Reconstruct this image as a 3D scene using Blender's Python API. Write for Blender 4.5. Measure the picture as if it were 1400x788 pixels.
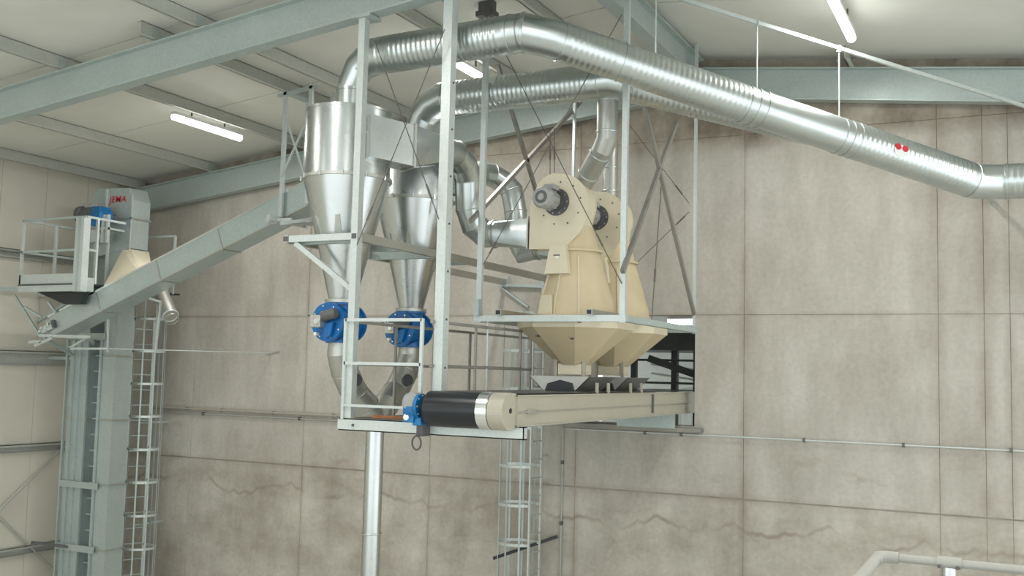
import bpy, math, random
from mathutils import Vector as V, Matrix
random.seed(7)
for o in list(bpy.data.objects): bpy.data.objects.remove(o)
S = bpy.context.scene; COL = S.collection
PI = math.pi

# ---------------------------------------------------------------- camera
FPX, H = 1414.0, 4.66
YAW, PITCH, ROLL = (math.radians(a) for a in (26.47, 4.70, 1.378))
cf = V((-math.sin(YAW)*math.cos(PITCH), math.cos(YAW)*math.cos(PITCH), math.sin(PITCH)))
r0 = V((math.cos(YAW), math.sin(YAW), 0)); u0 = r0.cross(cf)
cr = r0*math.cos(ROLL)+u0*math.sin(ROLL); cu = u0*math.cos(ROLL)-r0*math.sin(ROLL)
cd = bpy.data.cameras.new('camera'); cam = bpy.data.objects.new('camera', cd); COL.objects.link(cam)
cam.matrix_world = Matrix(((cr.x, cu.x, -cf.x, 0), (cr.y, cu.y, -cf.y, 0), (cr.z, cu.z, -cf.z, H), (0, 0, 0, 1)))
cd.sensor_width = 36; cd.lens = 36*FPX/1400; cd.clip_end = 200
S.camera = cam
CP = V((0, 0, H))
def ray(x, y): return cf*FPX+cr*(x-700)-cu*(y-394)
def PY(x, y, Y): d = ray(x, y); return CP+d*(Y/d.y)
def PX(x, y, X): d = ray(x, y); return CP+d*(X/d.x)

# ---------------------------------------------------------------- world, exposure
w = bpy.data.worlds.new('world'); S.world = w; w.use_nodes = True
bg = w.node_tree.nodes['Background']; bg.inputs[0].default_value = (0.93, 0.99, 1.0, 1); bg.inputs[1].default_value = 1.5
vs = S.view_settings; vs.view_transform = 'Standard'; vs.look = 'None'; vs.gamma = 1; vs.exposure = 0.46; vs.use_curve_mapping = False
TUBE_W = 65.0
# ---------------------------------------------------------------- materials
def nodes(name):
    m = bpy.data.materials.new(name); m.use_nodes = True
    nt = m.node_tree; return m, nt, nt.nodes['Principled BSDF']
def L(nt, a, b): nt.links.new(a, b)
def noise(nt, scale, detail=4, rough=.6, vec=None, stretch=None):
    tc = nt.nodes.new('ShaderNodeTexCoord'); n = nt.nodes.new('ShaderNodeTexNoise')
    n.inputs['Scale'].default_value = scale; n.inputs['Detail'].default_value = detail; n.inputs['Roughness'].default_value = rough
    if stretch:
        mp = nt.nodes.new('ShaderNodeMapping'); mp.inputs['Scale'].default_value = stretch
        L(nt, tc.outputs['Object'], mp.inputs[0]); L(nt, mp.outputs[0], n.inputs['Vector'])
    else: L(nt, tc.outputs['Object'], n.inputs['Vector'])
    return n.outputs['Fac']
def ramp(nt, fac, stops):
    r = nt.nodes.new('ShaderNodeValToRGB'); e = r.color_ramp.elements
    while len(e) < len(stops): e.new(.5)
    for k, (p, c) in enumerate(stops): e[k].position = p; e[k].color = (*c, 1) if len(c) == 3 else c
    L(nt, fac, r.inputs[0]); return r.outputs[0]
def mix(nt, a, b, fac, mode='MIX'):
    n = nt.nodes.new('ShaderNodeMix'); n.data_type = 'RGBA'; n.blend_type = mode
    for k, x in ((6, a), (7, b)):
        if isinstance(x, tuple): n.inputs[k].default_value = (*x, 1)
        else: L(nt, x, n.inputs[k])
    if isinstance(fac, float): n.inputs[0].default_value = fac
    else: L(nt, fac, n.inputs[0])
    return n.outputs[2]
def paint(name, col, rough=.5, metal=0.0, var=.12, scale=3.0, bump=0.0, stretch=None):
    m, nt, b = nodes(name)
    lo = tuple(c*(1-var) for c in col); hi = tuple(min(1, c*(1+var)) for c in col)
    f = noise(nt, scale, 5, .6, stretch=stretch)
    L(nt, ramp(nt, f, [(.3, lo), (.7, hi)]), b.inputs['Base Color'])
    b.inputs['Roughness'].default_value = rough; b.inputs['Metallic'].default_value = metal
    if bump:
        bp = nt.nodes.new('ShaderNodeBump'); bp.inputs['Strength'].default_value = bump; bp.inputs['Distance'].default_value = .01
        L(nt, noise(nt, scale*6, 3), bp.inputs['Height']); L(nt, bp.outputs[0], b.inputs['Normal'])
    return m
def galv(name, col, rough, metal, spangle=.08):
    m, nt, b = nodes(name)
    tc = nt.nodes.new('ShaderNodeTexCoord'); vo = nt.nodes.new('ShaderNodeTexVoronoi'); vo.inputs['Scale'].default_value = 45
    L(nt, tc.outputs['Object'], vo.inputs['Vector'])
    lo = tuple(c*(1-spangle) for c in col); hi = tuple(min(1, c*(1+spangle)) for c in col)
    c1 = ramp(nt, vo.outputs['Color'], [(.2, lo), (.8, hi)])
    c2 = ramp(nt, noise(nt, 1.6, 2), [(.3, (.93, .93, .93)), (.7, (1, 1, 1))])
    L(nt, mix(nt, c1, c2, 1.0, 'MULTIPLY'), b.inputs['Base Color'])
    L(nt, ramp(nt, noise(nt, 2.5, 2), [(.3, (rough*.9,)*3), (.7, (min(1, rough*1.1),)*3)]), b.inputs['Roughness'])
    b.inputs['Metallic'].default_value = metal
    return m
def emis(name, col, st):
    m, nt, b = nodes(name); b.inputs['Base Color'].default_value = (*col, 1)
    b.inputs['Emission Color'].default_value = (*col, 1); b.inputs['Emission Strength'].default_value = st
    return m
def concrete(name):
    m, nt, b = nodes(name)
    geo = nt.nodes.new('ShaderNodeNewGeometry')
    def wn(scale, detail, stretch, rough=.6):
        mp = nt.nodes.new('ShaderNodeMapping'); mp.inputs['Scale'].default_value = stretch
        n = nt.nodes.new('ShaderNodeTexNoise'); n.inputs['Scale'].default_value = scale; n.inputs['Detail'].default_value = detail; n.inputs['Roughness'].default_value = rough
        L(nt, geo.outputs['Position'], mp.inputs[0]); L(nt, mp.outputs[0], n.inputs['Vector']); return n.outputs['Fac']
    c = ramp(nt, wn(.55, 6, (1, 1, 1)), [(.28, (.39, .362, .312)), (.5, (.46, .437, .387)), (.74, (.535, .512, .46))])
    c = mix(nt, c, ramp(nt, wn(2.2, 5, (1, 1, .25)), [(.35, (.86, .85, .83)), (.65, (1.05, 1.05, 1.05))]), 1.0, 'MULTIPLY')
    c = mix(nt, c, ramp(nt, wn(14, 4, (1, 1, 1)), [(.35, (.93, .93, .93)), (.65, (1.04, 1.04, 1.04))]), 1.0, 'MULTIPLY')
    # dirty weathered band along the top lift and the damp lower lift, each with a ragged edge of its own
    sep = nt.nodes.new('ShaderNodeSeparateXYZ'); L(nt, geo.outputs['Position'], sep.inputs[0])
    def band(z0, z1, nf, amp):
        a = nt.nodes.new('ShaderNodeMath'); a.operation = 'MULTIPLY_ADD'; L(nt, nf, a.inputs[0]); a.inputs[1].default_value = amp; L(nt, sep.outputs['Z'], a.inputs[2])
        mr = nt.nodes.new('ShaderNodeMapRange'); mr.inputs[1].default_value = z0+amp*.5; mr.inputs[2].default_value = z1+amp*.5
        L(nt, a.outputs[0], mr.inputs[0]); return mr.outputs[0]
    top = band(8.22, 8.5, wn(.9, 5, (1, 1, .6)), .4)
    c = mix(nt, c, mix(nt, c, ramp(nt, wn(1.1, 5, (1, 1, .8)), [(.40, (.38, .33, .28)), (.60, (.84, .80, .74))]), 1.0, 'MULTIPLY'), top)
    low = band(2.9, 2.55, wn(.8, 4, (1, 1, 1)), .5)
    c = mix(nt, c, mix(nt, c, ramp(nt, wn(.8, 6, (1, 1, 1.6), .65), [(.36, (.80, .77, .73)), (.5, (.97, .96, .94)), (.66, (1.14, 1.14, 1.12))]), 1.0, 'MULTIPLY'), low)
    # water marks: thin dark lines where a noise field crosses one level, only on the lower lifts
    wm = ramp(nt, wn(.38, 1.2, (1, 1, 1.7)), [(.47, (0, 0, 0)), (.5, (1, 1, 1)), (.506, (0, 0, 0))])
    lowm = nt.nodes.new('ShaderNodeMath'); lowm.operation = 'MULTIPLY'; L(nt, wm, lowm.inputs[0]); L(nt, low, lowm.inputs[1])
    lm2 = nt.nodes.new('ShaderNodeMath'); lm2.operation = 'MULTIPLY'; L(nt, lowm.outputs[0], lm2.inputs[0]); lm2.inputs[1].default_value = .28
    
    def mth(op, a, bb=None, cc=None):
        n = nt.nodes.new('ShaderNodeMath'); n.operation = op
        for k, x in enumerate((a, bb, cc)):
            if x is None: continue
            if isinstance(x, (int, float)): n.inputs[k].default_value = x
            else: L(nt, x, n.inputs[k])
        return n.outputs[0]
    def near(dist, width):
        mr = nt.nodes.new('ShaderNodeMapRange'); mr.inputs[1].default_value = 0; mr.inputs[2].default_value = width; mr.inputs[3].default_value = 1; mr.inputs[4].default_value = 0
        L(nt, dist, mr.inputs[0]); return mr.outputs[0]
    # rusty run marks that seep from the formwork joints
    seep = None
    for X, wd in ((-12.32, .07), (-9.52, .06), (-6.72, .10), (-3.92, .10), (-1.12, .16), (-.52, .16), (-.19, .10)):
        f = near(mth('ABSOLUTE', mth('SUBTRACT', sep.outputs['X'], X)), wd); seep = f if seep is None else mth('MAXIMUM', seep, f)
    f = near(mth('ABSOLUTE', mth('SUBTRACT', sep.outputs['Z'], 5.65)), .06); seep = mth('MAXIMUM', seep, mth('MULTIPLY', f, .7))
    f = near(mth('ABSOLUTE', mth('SUBTRACT', sep.outputs['Z'], 2.80)), .11); seep = mth('MAXIMUM', seep, f)
    seep = mth('MULTIPLY', mth('MULTIPLY', seep, ramp(nt, wn(1.3, 4, (1, 1, .8)), [(.35, (.15,)*3), (.65, (1,)*3)])), .55)
    c = mix(nt, c, (.24, .19, .145), seep)
    # old water line wandering below the ledge joint
    wz = mth('MULTIPLY_ADD', wn(.9, 3, (1, 0, 0)), 1.1, 1.78)
    dz = mth('SUBTRACT', wz, sep.outputs['Z'])
    line = mth('MULTIPLY', near(mth('ABSOLUTE', dz), .05), ramp(nt, wn(.7, 2, (1, 0, 0)), [(.42, (0,)*3), (.55, (1,)*3)]))
    c = mix(nt, c, (.23, .185, .145), mth('MULTIPLY', line, .65))
    # brown blots
    bl = ramp(nt, wn(.75, 5, (1, 1, 2.2), .65), [(.60, (0,)*3), (.70, (1,)*3)])
    c = mix(nt, c, (.27, .22, .175), mth('MULTIPLY', mth('MULTIPLY', bl, near(mth('ABSOLUTE', mth('SUBTRACT', sep.outputs['Z'], 3.0)), 1.0)), .6))
    L(nt, c, b.inputs['Base Color']); b.inputs['Roughness'].default_value = .85
    bp = nt.nodes.new('ShaderNodeBump'); bp.inputs['Strength'].default_value = .25; bp.inputs['Distance'].default_value = .02
    L(nt, wn(6, 5, (1, 1, 1)), bp.inputs['Height']); L(nt, bp.outputs[0], b.inputs['Normal'])
    return m
M = dict(
    concrete=concrete('weathered_concrete'),
    joint=paint('joint_grey', (.345, .31, .255), .9, var=.15),
    floor=paint('floor_concrete', (.58, .57, .52), .7, var=.12, scale=.8),
    clad=paint('wall_cladding', (.66, .63, .54), .5, var=.05, scale=.7),
    roof=paint('roof_panel_white', (.70, .70, .64), .45, var=.06, scale=.6),
    dark=paint('dark_gap', (.03, .03, .03), .8),
    steel=galv('galvanised_steel', (.46, .525, .51), .48, .35, .05),
    purl=galv('purlin_steel', (.54, .55, .50), .5, .35, .05),
    duct=galv('duct_zinc', (.60, .645, .64), .33, 1.0, .01),
    cyc=galv('cyclone_sheet', (.58, .605, .60), .28, 1.0, .012),
    dull=galv('dull_zinc', (.52, .52, .48), .42, .85, .02),
    pale=galv('pale_rail', (.58, .625, .605), .42, .35, .04),
    box=galv('conveyor_sheet', (.47, .54, .53), .42, .45, .05),
    cream=paint('cream_paint', (.585, .485, .315), .42, var=.06, scale=2.5),
    cream2=paint('cream_casing', (.68, .615, .46), .38, var=.05, scale=2.5),
    blue=paint('blue_enamel', (.004, .125, .37), .32, var=.2),
    bluem=paint('blue_gearbox', (.008, .15, .37), .35, var=.25),
    grey=paint('grey_motor', (.33, .33, .32), .45, var=.1, scale=8),
    greyd=paint('dark_grey_iron', (.10, .10, .10), .5, var=.2, scale=10),
    black=paint('black_rubber', (.012, .014, .018), .30, var=.3, scale=6),
    blackst=paint('black_steel', (.02, .025, .025), .5, var=.2),
    beige=galv('beige_sheet', (.45, .425, .345), .5, .25, .03),
    chrome=galv('bright_band', (.85, .88, .88), .2, 1.0, .02),
    cable=paint('cable_grey', (.13, .12, .11), .5, metal=.4),
    brace=paint('brace_bar', (.29, .28, .25), .5, metal=.45, var=.15),
    rust=paint('orange_timber', (.42, .17, .07), .7, var=.25, stretch=(2, 8, 8)),
    grate=paint('deck_grating', (.13, .115, .10), .7, var=.25, scale=8),
    red=paint('red_print', (.55, .015, .03), .5, var=.05),
    white=paint('white_print', (.82, .82, .80), .5, var=.03),
    conduit=paint('conduit_pale', (.38, .375, .335), .5, var=.08),
    conduitd=paint('conduit_grey', (.34, .31, .26), .6, var=.1),
    tube=emis('lit_tube', (1, 1, .97), 5.0),
    tube2=emis('lit_hall_lamp', (.95, 1, 1), 6.0),
    fixture=paint('lamp_housing', (.7, .7, .68), .5),
    far=paint('far_hall_sheet', (.40, .42, .40), .6, var=.2, scale=.7),
)

# ---------------------------------------------------------------- mesh helpers
ORG = {}
class MB:
    def __init__(s): s.v = []; s.f = []
    def add(s, vs, fs):
        n = len(s.v); s.v += [V(p) for p in vs]; s.f += [tuple(i+n for i in f) for f in fs]; return s
    def box(s, x0, x1, y0, y1, z0, z1):
        return s.add([(x, y, z) for x in (x0, x1) for y in (y0, y1) for z in (z0, z1)],
                     [(0, 1, 3, 2), (4, 6, 7, 5), (0, 4, 5, 1), (2, 3, 7, 6), (0, 2, 6, 4), (1, 5, 7, 3)])
    def bar(s, p, q, w, h, up=(0, 0, 1)):
        p, q = V(p), V(q); d = (q-p).normalized(); u = V(up)
        if abs(d.dot(u)) > .98: u = V((0, 1, 0))
        a = d.cross(u).normalized()*(w/2); b = a.cross(d).normalized()*(h/2)
        vs = [c+i*a+j*b for c in (p, q) for i, j in ((-1, -1), (1, -1), (1, 1), (-1, 1))]
        return s.add(vs, [(0, 1, 2, 3), (7, 6, 5, 4), (0, 4, 5, 1), (1, 5, 6, 2), (2, 6, 7, 3), (3, 7, 4, 0)])
    def prism(s, poly, vec):
        n = len(poly); vec = V(vec); a = [V(p) for p in poly]
        return s.add(a+[p+vec for p in a], [tuple(range(n)), tuple(range(2*n-1, n-1, -1))]+[(i, i+n, (i+1) % n+n, (i+1) % n) for i in range(n)])
    def loft(s, rings, caps=True):
        n = len(rings[0]); vs = [p for r in rings for p in r]; fs = []
        for k in range(len(rings)-1):
            for i in range(n):
                j = (i+1) % n; fs.append((k*n+i, k*n+j, (k+1)*n+j, (k+1)*n+i))
        if caps: fs += [tuple(range(n-1, -1, -1)), tuple((len(rings)-1)*n+i for i in range(n))]
        return s.add(vs, fs)
    def frame(s, d):
        d = V(d).normalized(); u = V((0, 0, 1)) if abs(d.z) < .9 else V((1, 0, 0))
        a = d.cross(u).normalized(); return a, d.cross(a).normalized()
    def lathe(s, c, axis, prof, n=32, caps=True):
        c = V(c); d = V(axis).normalized(); a, b = s.frame(d)
        rings = [[c+d*t+(a*math.cos(2*PI*i/n)+b*math.sin(2*PI*i/n))*r for i in range(n)] for r, t in prof]
        return s.loft(rings, caps)
    def cyl(s, p, q, r, r2=None, n=16):
        p, q = V(p), V(q); return s.lathe(p, q-p, [(r, 0), (r if r2 is None else r2, (q-p).length)], n)
    def tube(s, path, r, n=12, caps=True):
        P = [V(p) for p in path]; m = len(P); R = r if isinstance(r, (list, tuple)) else [r]*m
        d = [(P[i+1]-P[i]).normalized() for i in range(m-1)]
        a, b = s.frame(d[0]); rings = []
        for i in range(m):
            if 0 < i < m-1:
                nb = (d[i-1]+d[i]).normalized(); di = d[i-1]
                ring = []
                for k in range(n):
                    o = (a*math.cos(2*PI*k/n)+b*math.sin(2*PI*k/n))*R[i]
                    ring.append(P[i]+o-di*(o.dot(nb)/di.dot(nb)))
                rings.append(ring)
                q = d[i-1].rotation_difference(d[i]); a = q @ a; b = q @ b
            else: rings.append([P[i]+(a*math.cos(2*PI*k/n)+b*math.sin(2*PI*k/n))*R[i] for k in range(n)])
        return s.loft(rings, caps)
    def torus(s, c, axis, R, r, n=24, k=8):
        c = V(c); d = V(axis).normalized(); a, b = s.frame(d); vs = []; fs = []
        for i in range(n):
            e = a*math.cos(2*PI*i/n)+b*math.sin(2*PI*i/n)
            for j in range(k): vs.append(c+e*(R+r*math.cos(2*PI*j/k))+d*r*math.sin(2*PI*j/k))
        for i in range(n):
            for j in range(k):
                i2, j2 = (i+1) % n, (j+1) % k; fs.append((i*k+j, i2*k+j, i2*k+j2, i*k+j2))
        return s.add(vs, fs)
    def ribbed(s, p, q, r, pitch=.07, amp=.0062, n=40, skip=.06):
        p, q = V(p), V(q); l = (q-p).length; k = int((l-2*skip)/pitch); prof = [(r, 0)]
        for i in range(k):
            t = skip+(i+.5)*pitch; prof += [(r+amp*(.5-.5*math.cos(2*PI*k2/4)), t+pitch*(k2/4-.5)) for k2 in range(4)]
        prof.append((r, l)); return s.lathe(p, q-p, prof, n, False)
    def build(s, name, mat, parent=None, smooth=None, bevel=0):
        org = ORG.get(parent.name, V()) if parent else V()
        me = bpy.data.meshes.new(name); me.from_pydata([p-org for p in s.v], [], s.f); me.update()
        import bmesh
        bm = bmesh.new(); bm.from_mesh(me); bmesh.ops.recalc_face_normals(bm, faces=bm.faces); bm.to_mesh(me); bm.free()
        if smooth:
            me.polygons.foreach_set('use_smooth', [True]*len(me.polygons)); me.set_sharp_from_angle(angle=math.radians(smooth))
        me.materials.append(M[mat] if isinstance(mat, str) else mat)
        o = bpy.data.objects.new(name, me); COL.objects.link(o)
        if parent: o.parent = parent
        ORG[o.name] = org
        if bevel:
            bv = o.modifiers.new('bevel', 'BEVEL'); bv.width = bevel; bv.segments = 2; bv.limit_method = 'ANGLE'
        return o
def tag(o, label, cat=None, group=None, kind=None):
    if label: o['label'] = label
    if cat: o['category'] = cat
    if group: o['group'] = group
    if kind: o['kind'] = kind
    return o
def thing(name, loc, label, cat, group=None):
    o = bpy.data.objects.new(name, None); COL.objects.link(o); o.location = loc; o.empty_display_size = .2
    ORG[o.name] = V(loc); return tag(o, label, cat, group)
def clone(o, off=None, parent=None, label=None):
    c = o.copy(); COL.objects.link(c); c.parent = parent
    if off is not None: c.location = V(o.location)+V(off); ORG[c.name] = ORG[o.name]+V(off)
    else: ORG[c.name] = ORG.get(parent.name, V())
    if label: c['label'] = label
    for ch in [x for x in bpy.data.objects if x.parent == o]: clone(ch, None, c)
    return c
def struct(o, label=None): o['kind'] = 'structure'; (label and o.__setitem__('label', label)); return o

# ================================================================ THE HALL
XL, XR, YB, YF = -17.3, 8.0, 16.0, -8.0
RX, RZ, RS = -5.0, 9.13, 0.11                       # ridge: rafter underside height and roof slope
def zr(X): return RZ-RS*abs(X-RX)                   # rafter underside
def zu(X): return zr(X)+.70                         # roof panel underside
fl = MB().box(XL-.3, XR, YF, YB+.3, -.2, 0).build('floor', 'floor'); struct(fl, 'plain grey concrete floor of the hall')
# --- back wall
OX0, OX1, OZ0, OZ1 = -6.5, -4.70, 3.89, 5.65
wb = MB()
def gable(x0, x1, z0, y0, dy, top=None):
    xs = [x0]+([RX] if x0 < RX < x1 else [])+[x1]
    tops = [(x, y0, min(top, zu(x)+.05) if top else zu(x)+.05) for x in reversed(xs)]
    return MB().prism([(x0, y0, z0), (x1, y0, z0)]+tops, (0, dy, 0))
for (a, b, z0, tp) in ((XL-.3, OX0, 0, None), (OX1, XR, 0, None), (OX0, OX1, 0, OZ0), (OX0, OX1, OZ1, None)):
    g = gable(a, b, z0, YB+.02, .3, tp); wb.add(g.v, g.f)
wb = struct(wb.build('wall_back', 'joint'), 'tall weathered concrete end wall with square formwork panels')
cols = [XL-.3, -15.12, -12.32, -9.52, -6.72, -3.92, -1.12, -.52, -.19, 1.68, 4.48, XR]
rows = [0, .03, 2.80, 5.65, 8.50, None]
G = .003
for i in range(len(cols)-1):
    x0, x1 = cols[i]+G, cols[i+1]-G
    for j in range(len(rows)-1):
        z0, z1 = rows[j], rows[j+1]
        if z1 is not None and z1-z0 < .1: continue
        z0 += .022 if j == 2 else G; zt = None if z1 is None else z1-G
        if min(zu(x0), zu(x1)) < z0+.15: continue
        cells = [(x0, x1, z0, zt)]
        if cols[i] == -6.72 and j == 2: cells = [(x0, x1, z0, OZ0), (x0, OX0, OZ0, zt), (OX1, x1, OZ0, zt)]
        for a, b, c, d in cells:
            y0 = YB + (.012 if j == 1 else 0)+random.uniform(0, .004)
            gable(a, b, c, y0, .05, d).build('concrete_panel', 'concrete', wb)
# --- left wall: vertical sheets, girts and rod bracing
wl = struct(MB().box(XL-.2, XL-.05, YF, YB+.1, 0, zu(XL)).build('wall_left', 'dark'), 'pale sheet-clad side wall on horizontal steel girts')
y = YF
while y < YB-.01:
    MB().box(XL-.06, XL, y+.004, min(y+1.0, YB)-.004, 0, zu(XL)).build('cladding_panel', 'clad', wl); y += 1.0
for z, hh in ((6.7, .16), (4.72, .28), (3.0, .16), (1.06, .16)):
    m = MB().box(XL, XL+.012, YF, YB-.05, z-hh/2, z+hh/2).box(XL, XL+.13, YF, YB-.05, z-hh/2, z-hh/2+.012).box(XL, XL+.13, YF, YB-.05, z+hh/2-.012, z+hh/2)
    m.box(XL+.118, XL+.13, YF, YB-.05, z+hh/2-.05, z+hh/2).build('girt', 'purl', wl)
for a, b in (((0, 697), (85, 613)), ((0, 708), (78, 784))):
    p, q = PX(*a, XL+.09), PX(*b, XL+.09); d = (q-p); MB().cyl(p-d*1.2, q+d*.15, .02, n=8).build('brace_rod', 'purl', wl)
# --- roof
def slope_panel(y0, y1, side, t0, t1, xa=None, xb=None):
    xa = (XL-.3 if side < 0 else RX) if xa is None else xa; xb = (RX if side < 0 else XR) if xb is None else xb
    return MB().prism([(xa, y0, zu(xa)+t0), (xb, y0, zu(xb)+t0), (xb, y0, zu(xb)+t1), (xa, y0, zu(xa)+t1)], (0, y1-y0, 0))
ce = slope_panel(YF, YB+.4, -1, .03, .1); g = slope_panel(YF, YB+.4, 1, .03, .1); ce.add(g.v, g.f)
ce = struct(ce.build('ceiling', 'dark'), 'shallow gabled roof of pale insulated panels on steel purlins')
y1 = 16.2
while y1 > YF:
    y0 = max(y1-3.0, YF)
    for sd in (-1, 1): slope_panel(y0+.012, min(y1, YB+.1)-.012, sd, 0, .05).build('roof_panel', 'roof', ce)
    y1 -= 3.0
def purlin(X, y0, y1, mat='purl', h=.205):
    z = zr(X)+.5; m = MB(); m.box(X-.008, X+.008, y0, y1, z, z+h).box(X-.008, X+.07, y0, y1, z, z+.012).box(X-.07, X+.008, y0, y1, z+h-.012, z+h)
    return m.build('purlin', mat, ce)
for X in (-16.7, -14.7, -12.3, -9.75, -7.4): purlin(X, YF, 15.95)
for X in (1.6, 4.0, 6.4): purlin(X, YF, 15.95)
purlin(-10.5, 9.8, 15.95); purlin(-2.3, 15.3, 15.95); purlin(-5.9, YF, 15.95)
def ibeam(m, p, q, h, wd, tf=.02, tw=.014):
    p, q = V(p), V(q); m.bar(p+V((0, 0, tf/2)), q+V((0, 0, tf/2)), wd, tf); m.bar(p+V((0, 0, h-tf/2)), q+V((0, 0, h-tf/2)), wd, tf)
    m.bar(p+V((0, 0, h/2)), q+V((0, 0, h/2)), tw, h-2*tf); return m
def rafter(Y, h, wd, x0=XL, x1=XR, mat='steel'):
    m = MB(); ibeam(m, (x0, Y, zr(x0)), (RX, Y, zr(RX)), h, wd); ibeam(m, (RX, Y, zr(RX)), (x1, Y, zr(x1)), h, wd)
    return m.build('rafter', mat, ce)
rafter(10.1, .47, .2); rafter(15.82, .5, .2); rafter(4.0, .47, .2); rafter(-2.0, .47, .2)
ibeam(MB(), (-4.62, YF, zr(-4.6)+.22), (-4.62, 15.75, zr(-4.6)+.22), .4, .2).build('ridge_beam', 'steel', ce)
# rafter cleats at purlins
for X in (-14.7, -12.3, -9.75, -10.5):
    for Y in (10.1, 15.72): MB().box(X+.01, X+.02, Y-.08, Y+.08, zr(X)+.49, zr(X)+.66).build('purlin_cleat', 'steel', ce)
# --- tube lamps
lamps = []
def tube_lamp(X, y0, y1, label, z=None):
    z = (zr(X)+.46 if z is None else z)
    t = thing('tube_lamp', (X, (y0+y1)/2, z), label, 'lamp', 'fluorescent tube lamps under the roof')
    MB().box(X-.05, X+.05, y0, y1, z, z+.05).build('housing', 'fixture', t)
    MB().cyl((X, y0+.02, z-.03), (X, y1-.02, z-.045), .06, n=12).build('diffuser', 'tube', t, 40)
    for k in (-.4, .4): MB().bar((X, (y0+y1)/2+k, z+.04), (X, (y0+y1)/2+k, zu(X)), .02, .02).build('hanger', 'cable', t)
    ld = bpy.data.lights.new('tube_light', 'AREA'); ld.shape = 'RECTANGLE'; ld.size = .14; ld.size_y = y1-y0; ld.energy = TUBE_W; ld.color = (1, .985, .95)
    lo = bpy.data.objects.new('tube_light', ld); COL.objects.link(lo); lo.parent = t; lo.location = (0, 0, -.115)
    return t
tube_lamp(-12.5, 12.45, 14.1, 'lit tube lamp on the purlin above the elevator head and inclined conveyor')
tube_lamp(-7.58, 12.6, 14.15, 'lit tube lamp between the two large exhaust ducts')
tube_lamp(-2.02, 12.5, 14.05, 'lit tube lamp above the diagonal silver hanger rail')
for X in (-12.5, -7.58, -2.02, 3.4):
    for Y in (1.0, 6.0) if X != 3.4 else (1.0, 6.0, 12.5):
        tube_lamp(X, Y, Y+1.6, 'lit tube lamp on a purlin in the rows before the end wall')

# ================================================================ SECOND HALL SEEN THROUGH THE OPENING
fh = struct(MB().box(-9, 1.0, 23.0, 23.2, 0, 8).build('wall_far', 'far'))
struct(MB().box(-9, 1.0, 16.34, 23.0, 7.0, 7.1).build('ceiling_far', 'far')); struct(MB().box(-9, 1.0, 16.34, 23.0, 1.8, 1.9).build('floor_far', 'floor'))
pf = thing('steel_gantry', (-5.2, 18.0, 1.9), 'black steel gantry in the room beyond the wall opening', 'gantry')
for X in (-6.3, -5.55, -5.15, -4.2): MB().box(X-.05, X+.05, 17.6, 17.7, 1.9, 5.3).build('post', 'blackst', pf)
MB().box(-6.6, -3.5, 17.3, 19.2, 5.12, 5.42).build('deck_beam', 'blackst', pf)
for z in (4.95, 4.55): MB().box(-6.6, -3.5, 17.58, 17.62, z-.02, z+.02).build('rail', 'blackst', pf)
MB().bar((-6.0, 17.55, 4.98), (-5.0, 17.55, 4.66), .06, .12).build('stair_stringer', 'blackst', pf)
t = thing('hall_lamp', (-5.3, 18.6, 5.8), 'lit lamp glowing in the room beyond the wall opening', 'lamp')
MB().box(-5.9, -4.6, 18.3, 18.5, 5.62, 5.72).build('diffuser', 'tube2', t); MB().box(-5.9, -4.6, 18.3, 18.5, 5.72, 5.78).build('housing', 'fixture', t)
MB().bar((-5.3, 18.4, 5.78), (-5.3, 18.4, 7.0), .03, .03).build('hanger', 'cable', t)
ld = bpy.data.lights.new('hall_light', 'AREA'); ld.shape = 'RECTANGLE'; ld.size = 3; ld.size_y = 3; ld.energy = 60
lo = bpy.data.objects.new('hall_light', ld); COL.objects.link(lo); lo.parent = t; lo.location = (1.0, 1.5, 1.1)
for X in (-5.9, -4.9): MB().box(X-.025, X+.025, 18.9, 18.95, 1.9, 5.12).build('rear_post', 'blackst', pf)
MB().bar((-6.4, 18.9, 4.9), (-4.2, 18.9, 4.62), .05, .05).build('handrail', 'steel', pf)
MB().bar((-6.4, 18.92, 4.72), (-4.2, 18.92, 4.45), .04, .04).build('handrail', 'steel', pf)
t = thing('bulk_bag', (-5.3, 19.8, 1.9), 'white rounded bag standing behind the black gantry', 'bag')
MB().lathe((-5.3, 20.2, 1.9), (0, 0, 1), [(.5, 0), (.62, .4), (.66, 1.6), (.6, 2.3), (.35, 2.62), (.1, 2.7)], 20).build('bag_body', 'white', t, 40)
MB().torus((-5.3, 20.2, 4.62), (0, 1, 0), .14, .03, 16, 6).build('lifting_loop', 'white', t, 60)
t = thing('pale_duct', (-5.5, 20, 1.9), 'pale sheet duct slanting behind the black gantry', 'duct')
MB().bar((-8, 21.6, 4.4), (-3, 21.6, 5.1), .4, .35).build('duct_body', 'pale', t); MB().box(-6.6, -6.4, 21.5, 21.7, 1.9, 4.6).build('support_post', 'pale', t)

# ================================================================ WALL CONDUITS
def conduit(name, label, pts, r, mat, clamps, cat='conduit'):
    t = thing(name, pts[0], label, cat)
    MB().tube(pts, r, 10).build('pipe', mat, t, 40)
    for c in clamps: MB().box(c[0]-.018, c[0]+.018, c[1]-.025, YB+.012, c[2]-.032, c[2]+.032).build('clamp', 'cable', t)
    return t
a, b = PY(205, 557, YB-.05), PY(640, 577, YB-.05); zc = (a.z+b.z)/2
conduit('wall_conduit', 'twin-clamped grey conduit on the concrete wall behind the elevator ladder', [(a.x, YB-.05, zc), (-7.9, YB-.05, zc)], .03, 'conduitd', [(x, YB-.05, zc) for x in (-15.2, -14.3, -13, -11.6, -10.2, -8.8)])
conduit('wall_conduit', 'thin pale conduit just under the twin-clamped one', [(a.x+.3, YB-.03, zc-.09), (-7.6, YB-.03, zc-.09)], .016, 'conduit', [(x, YB-.03, zc-.09) for x in (-14.8, -12.4, -9.6)])
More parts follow.
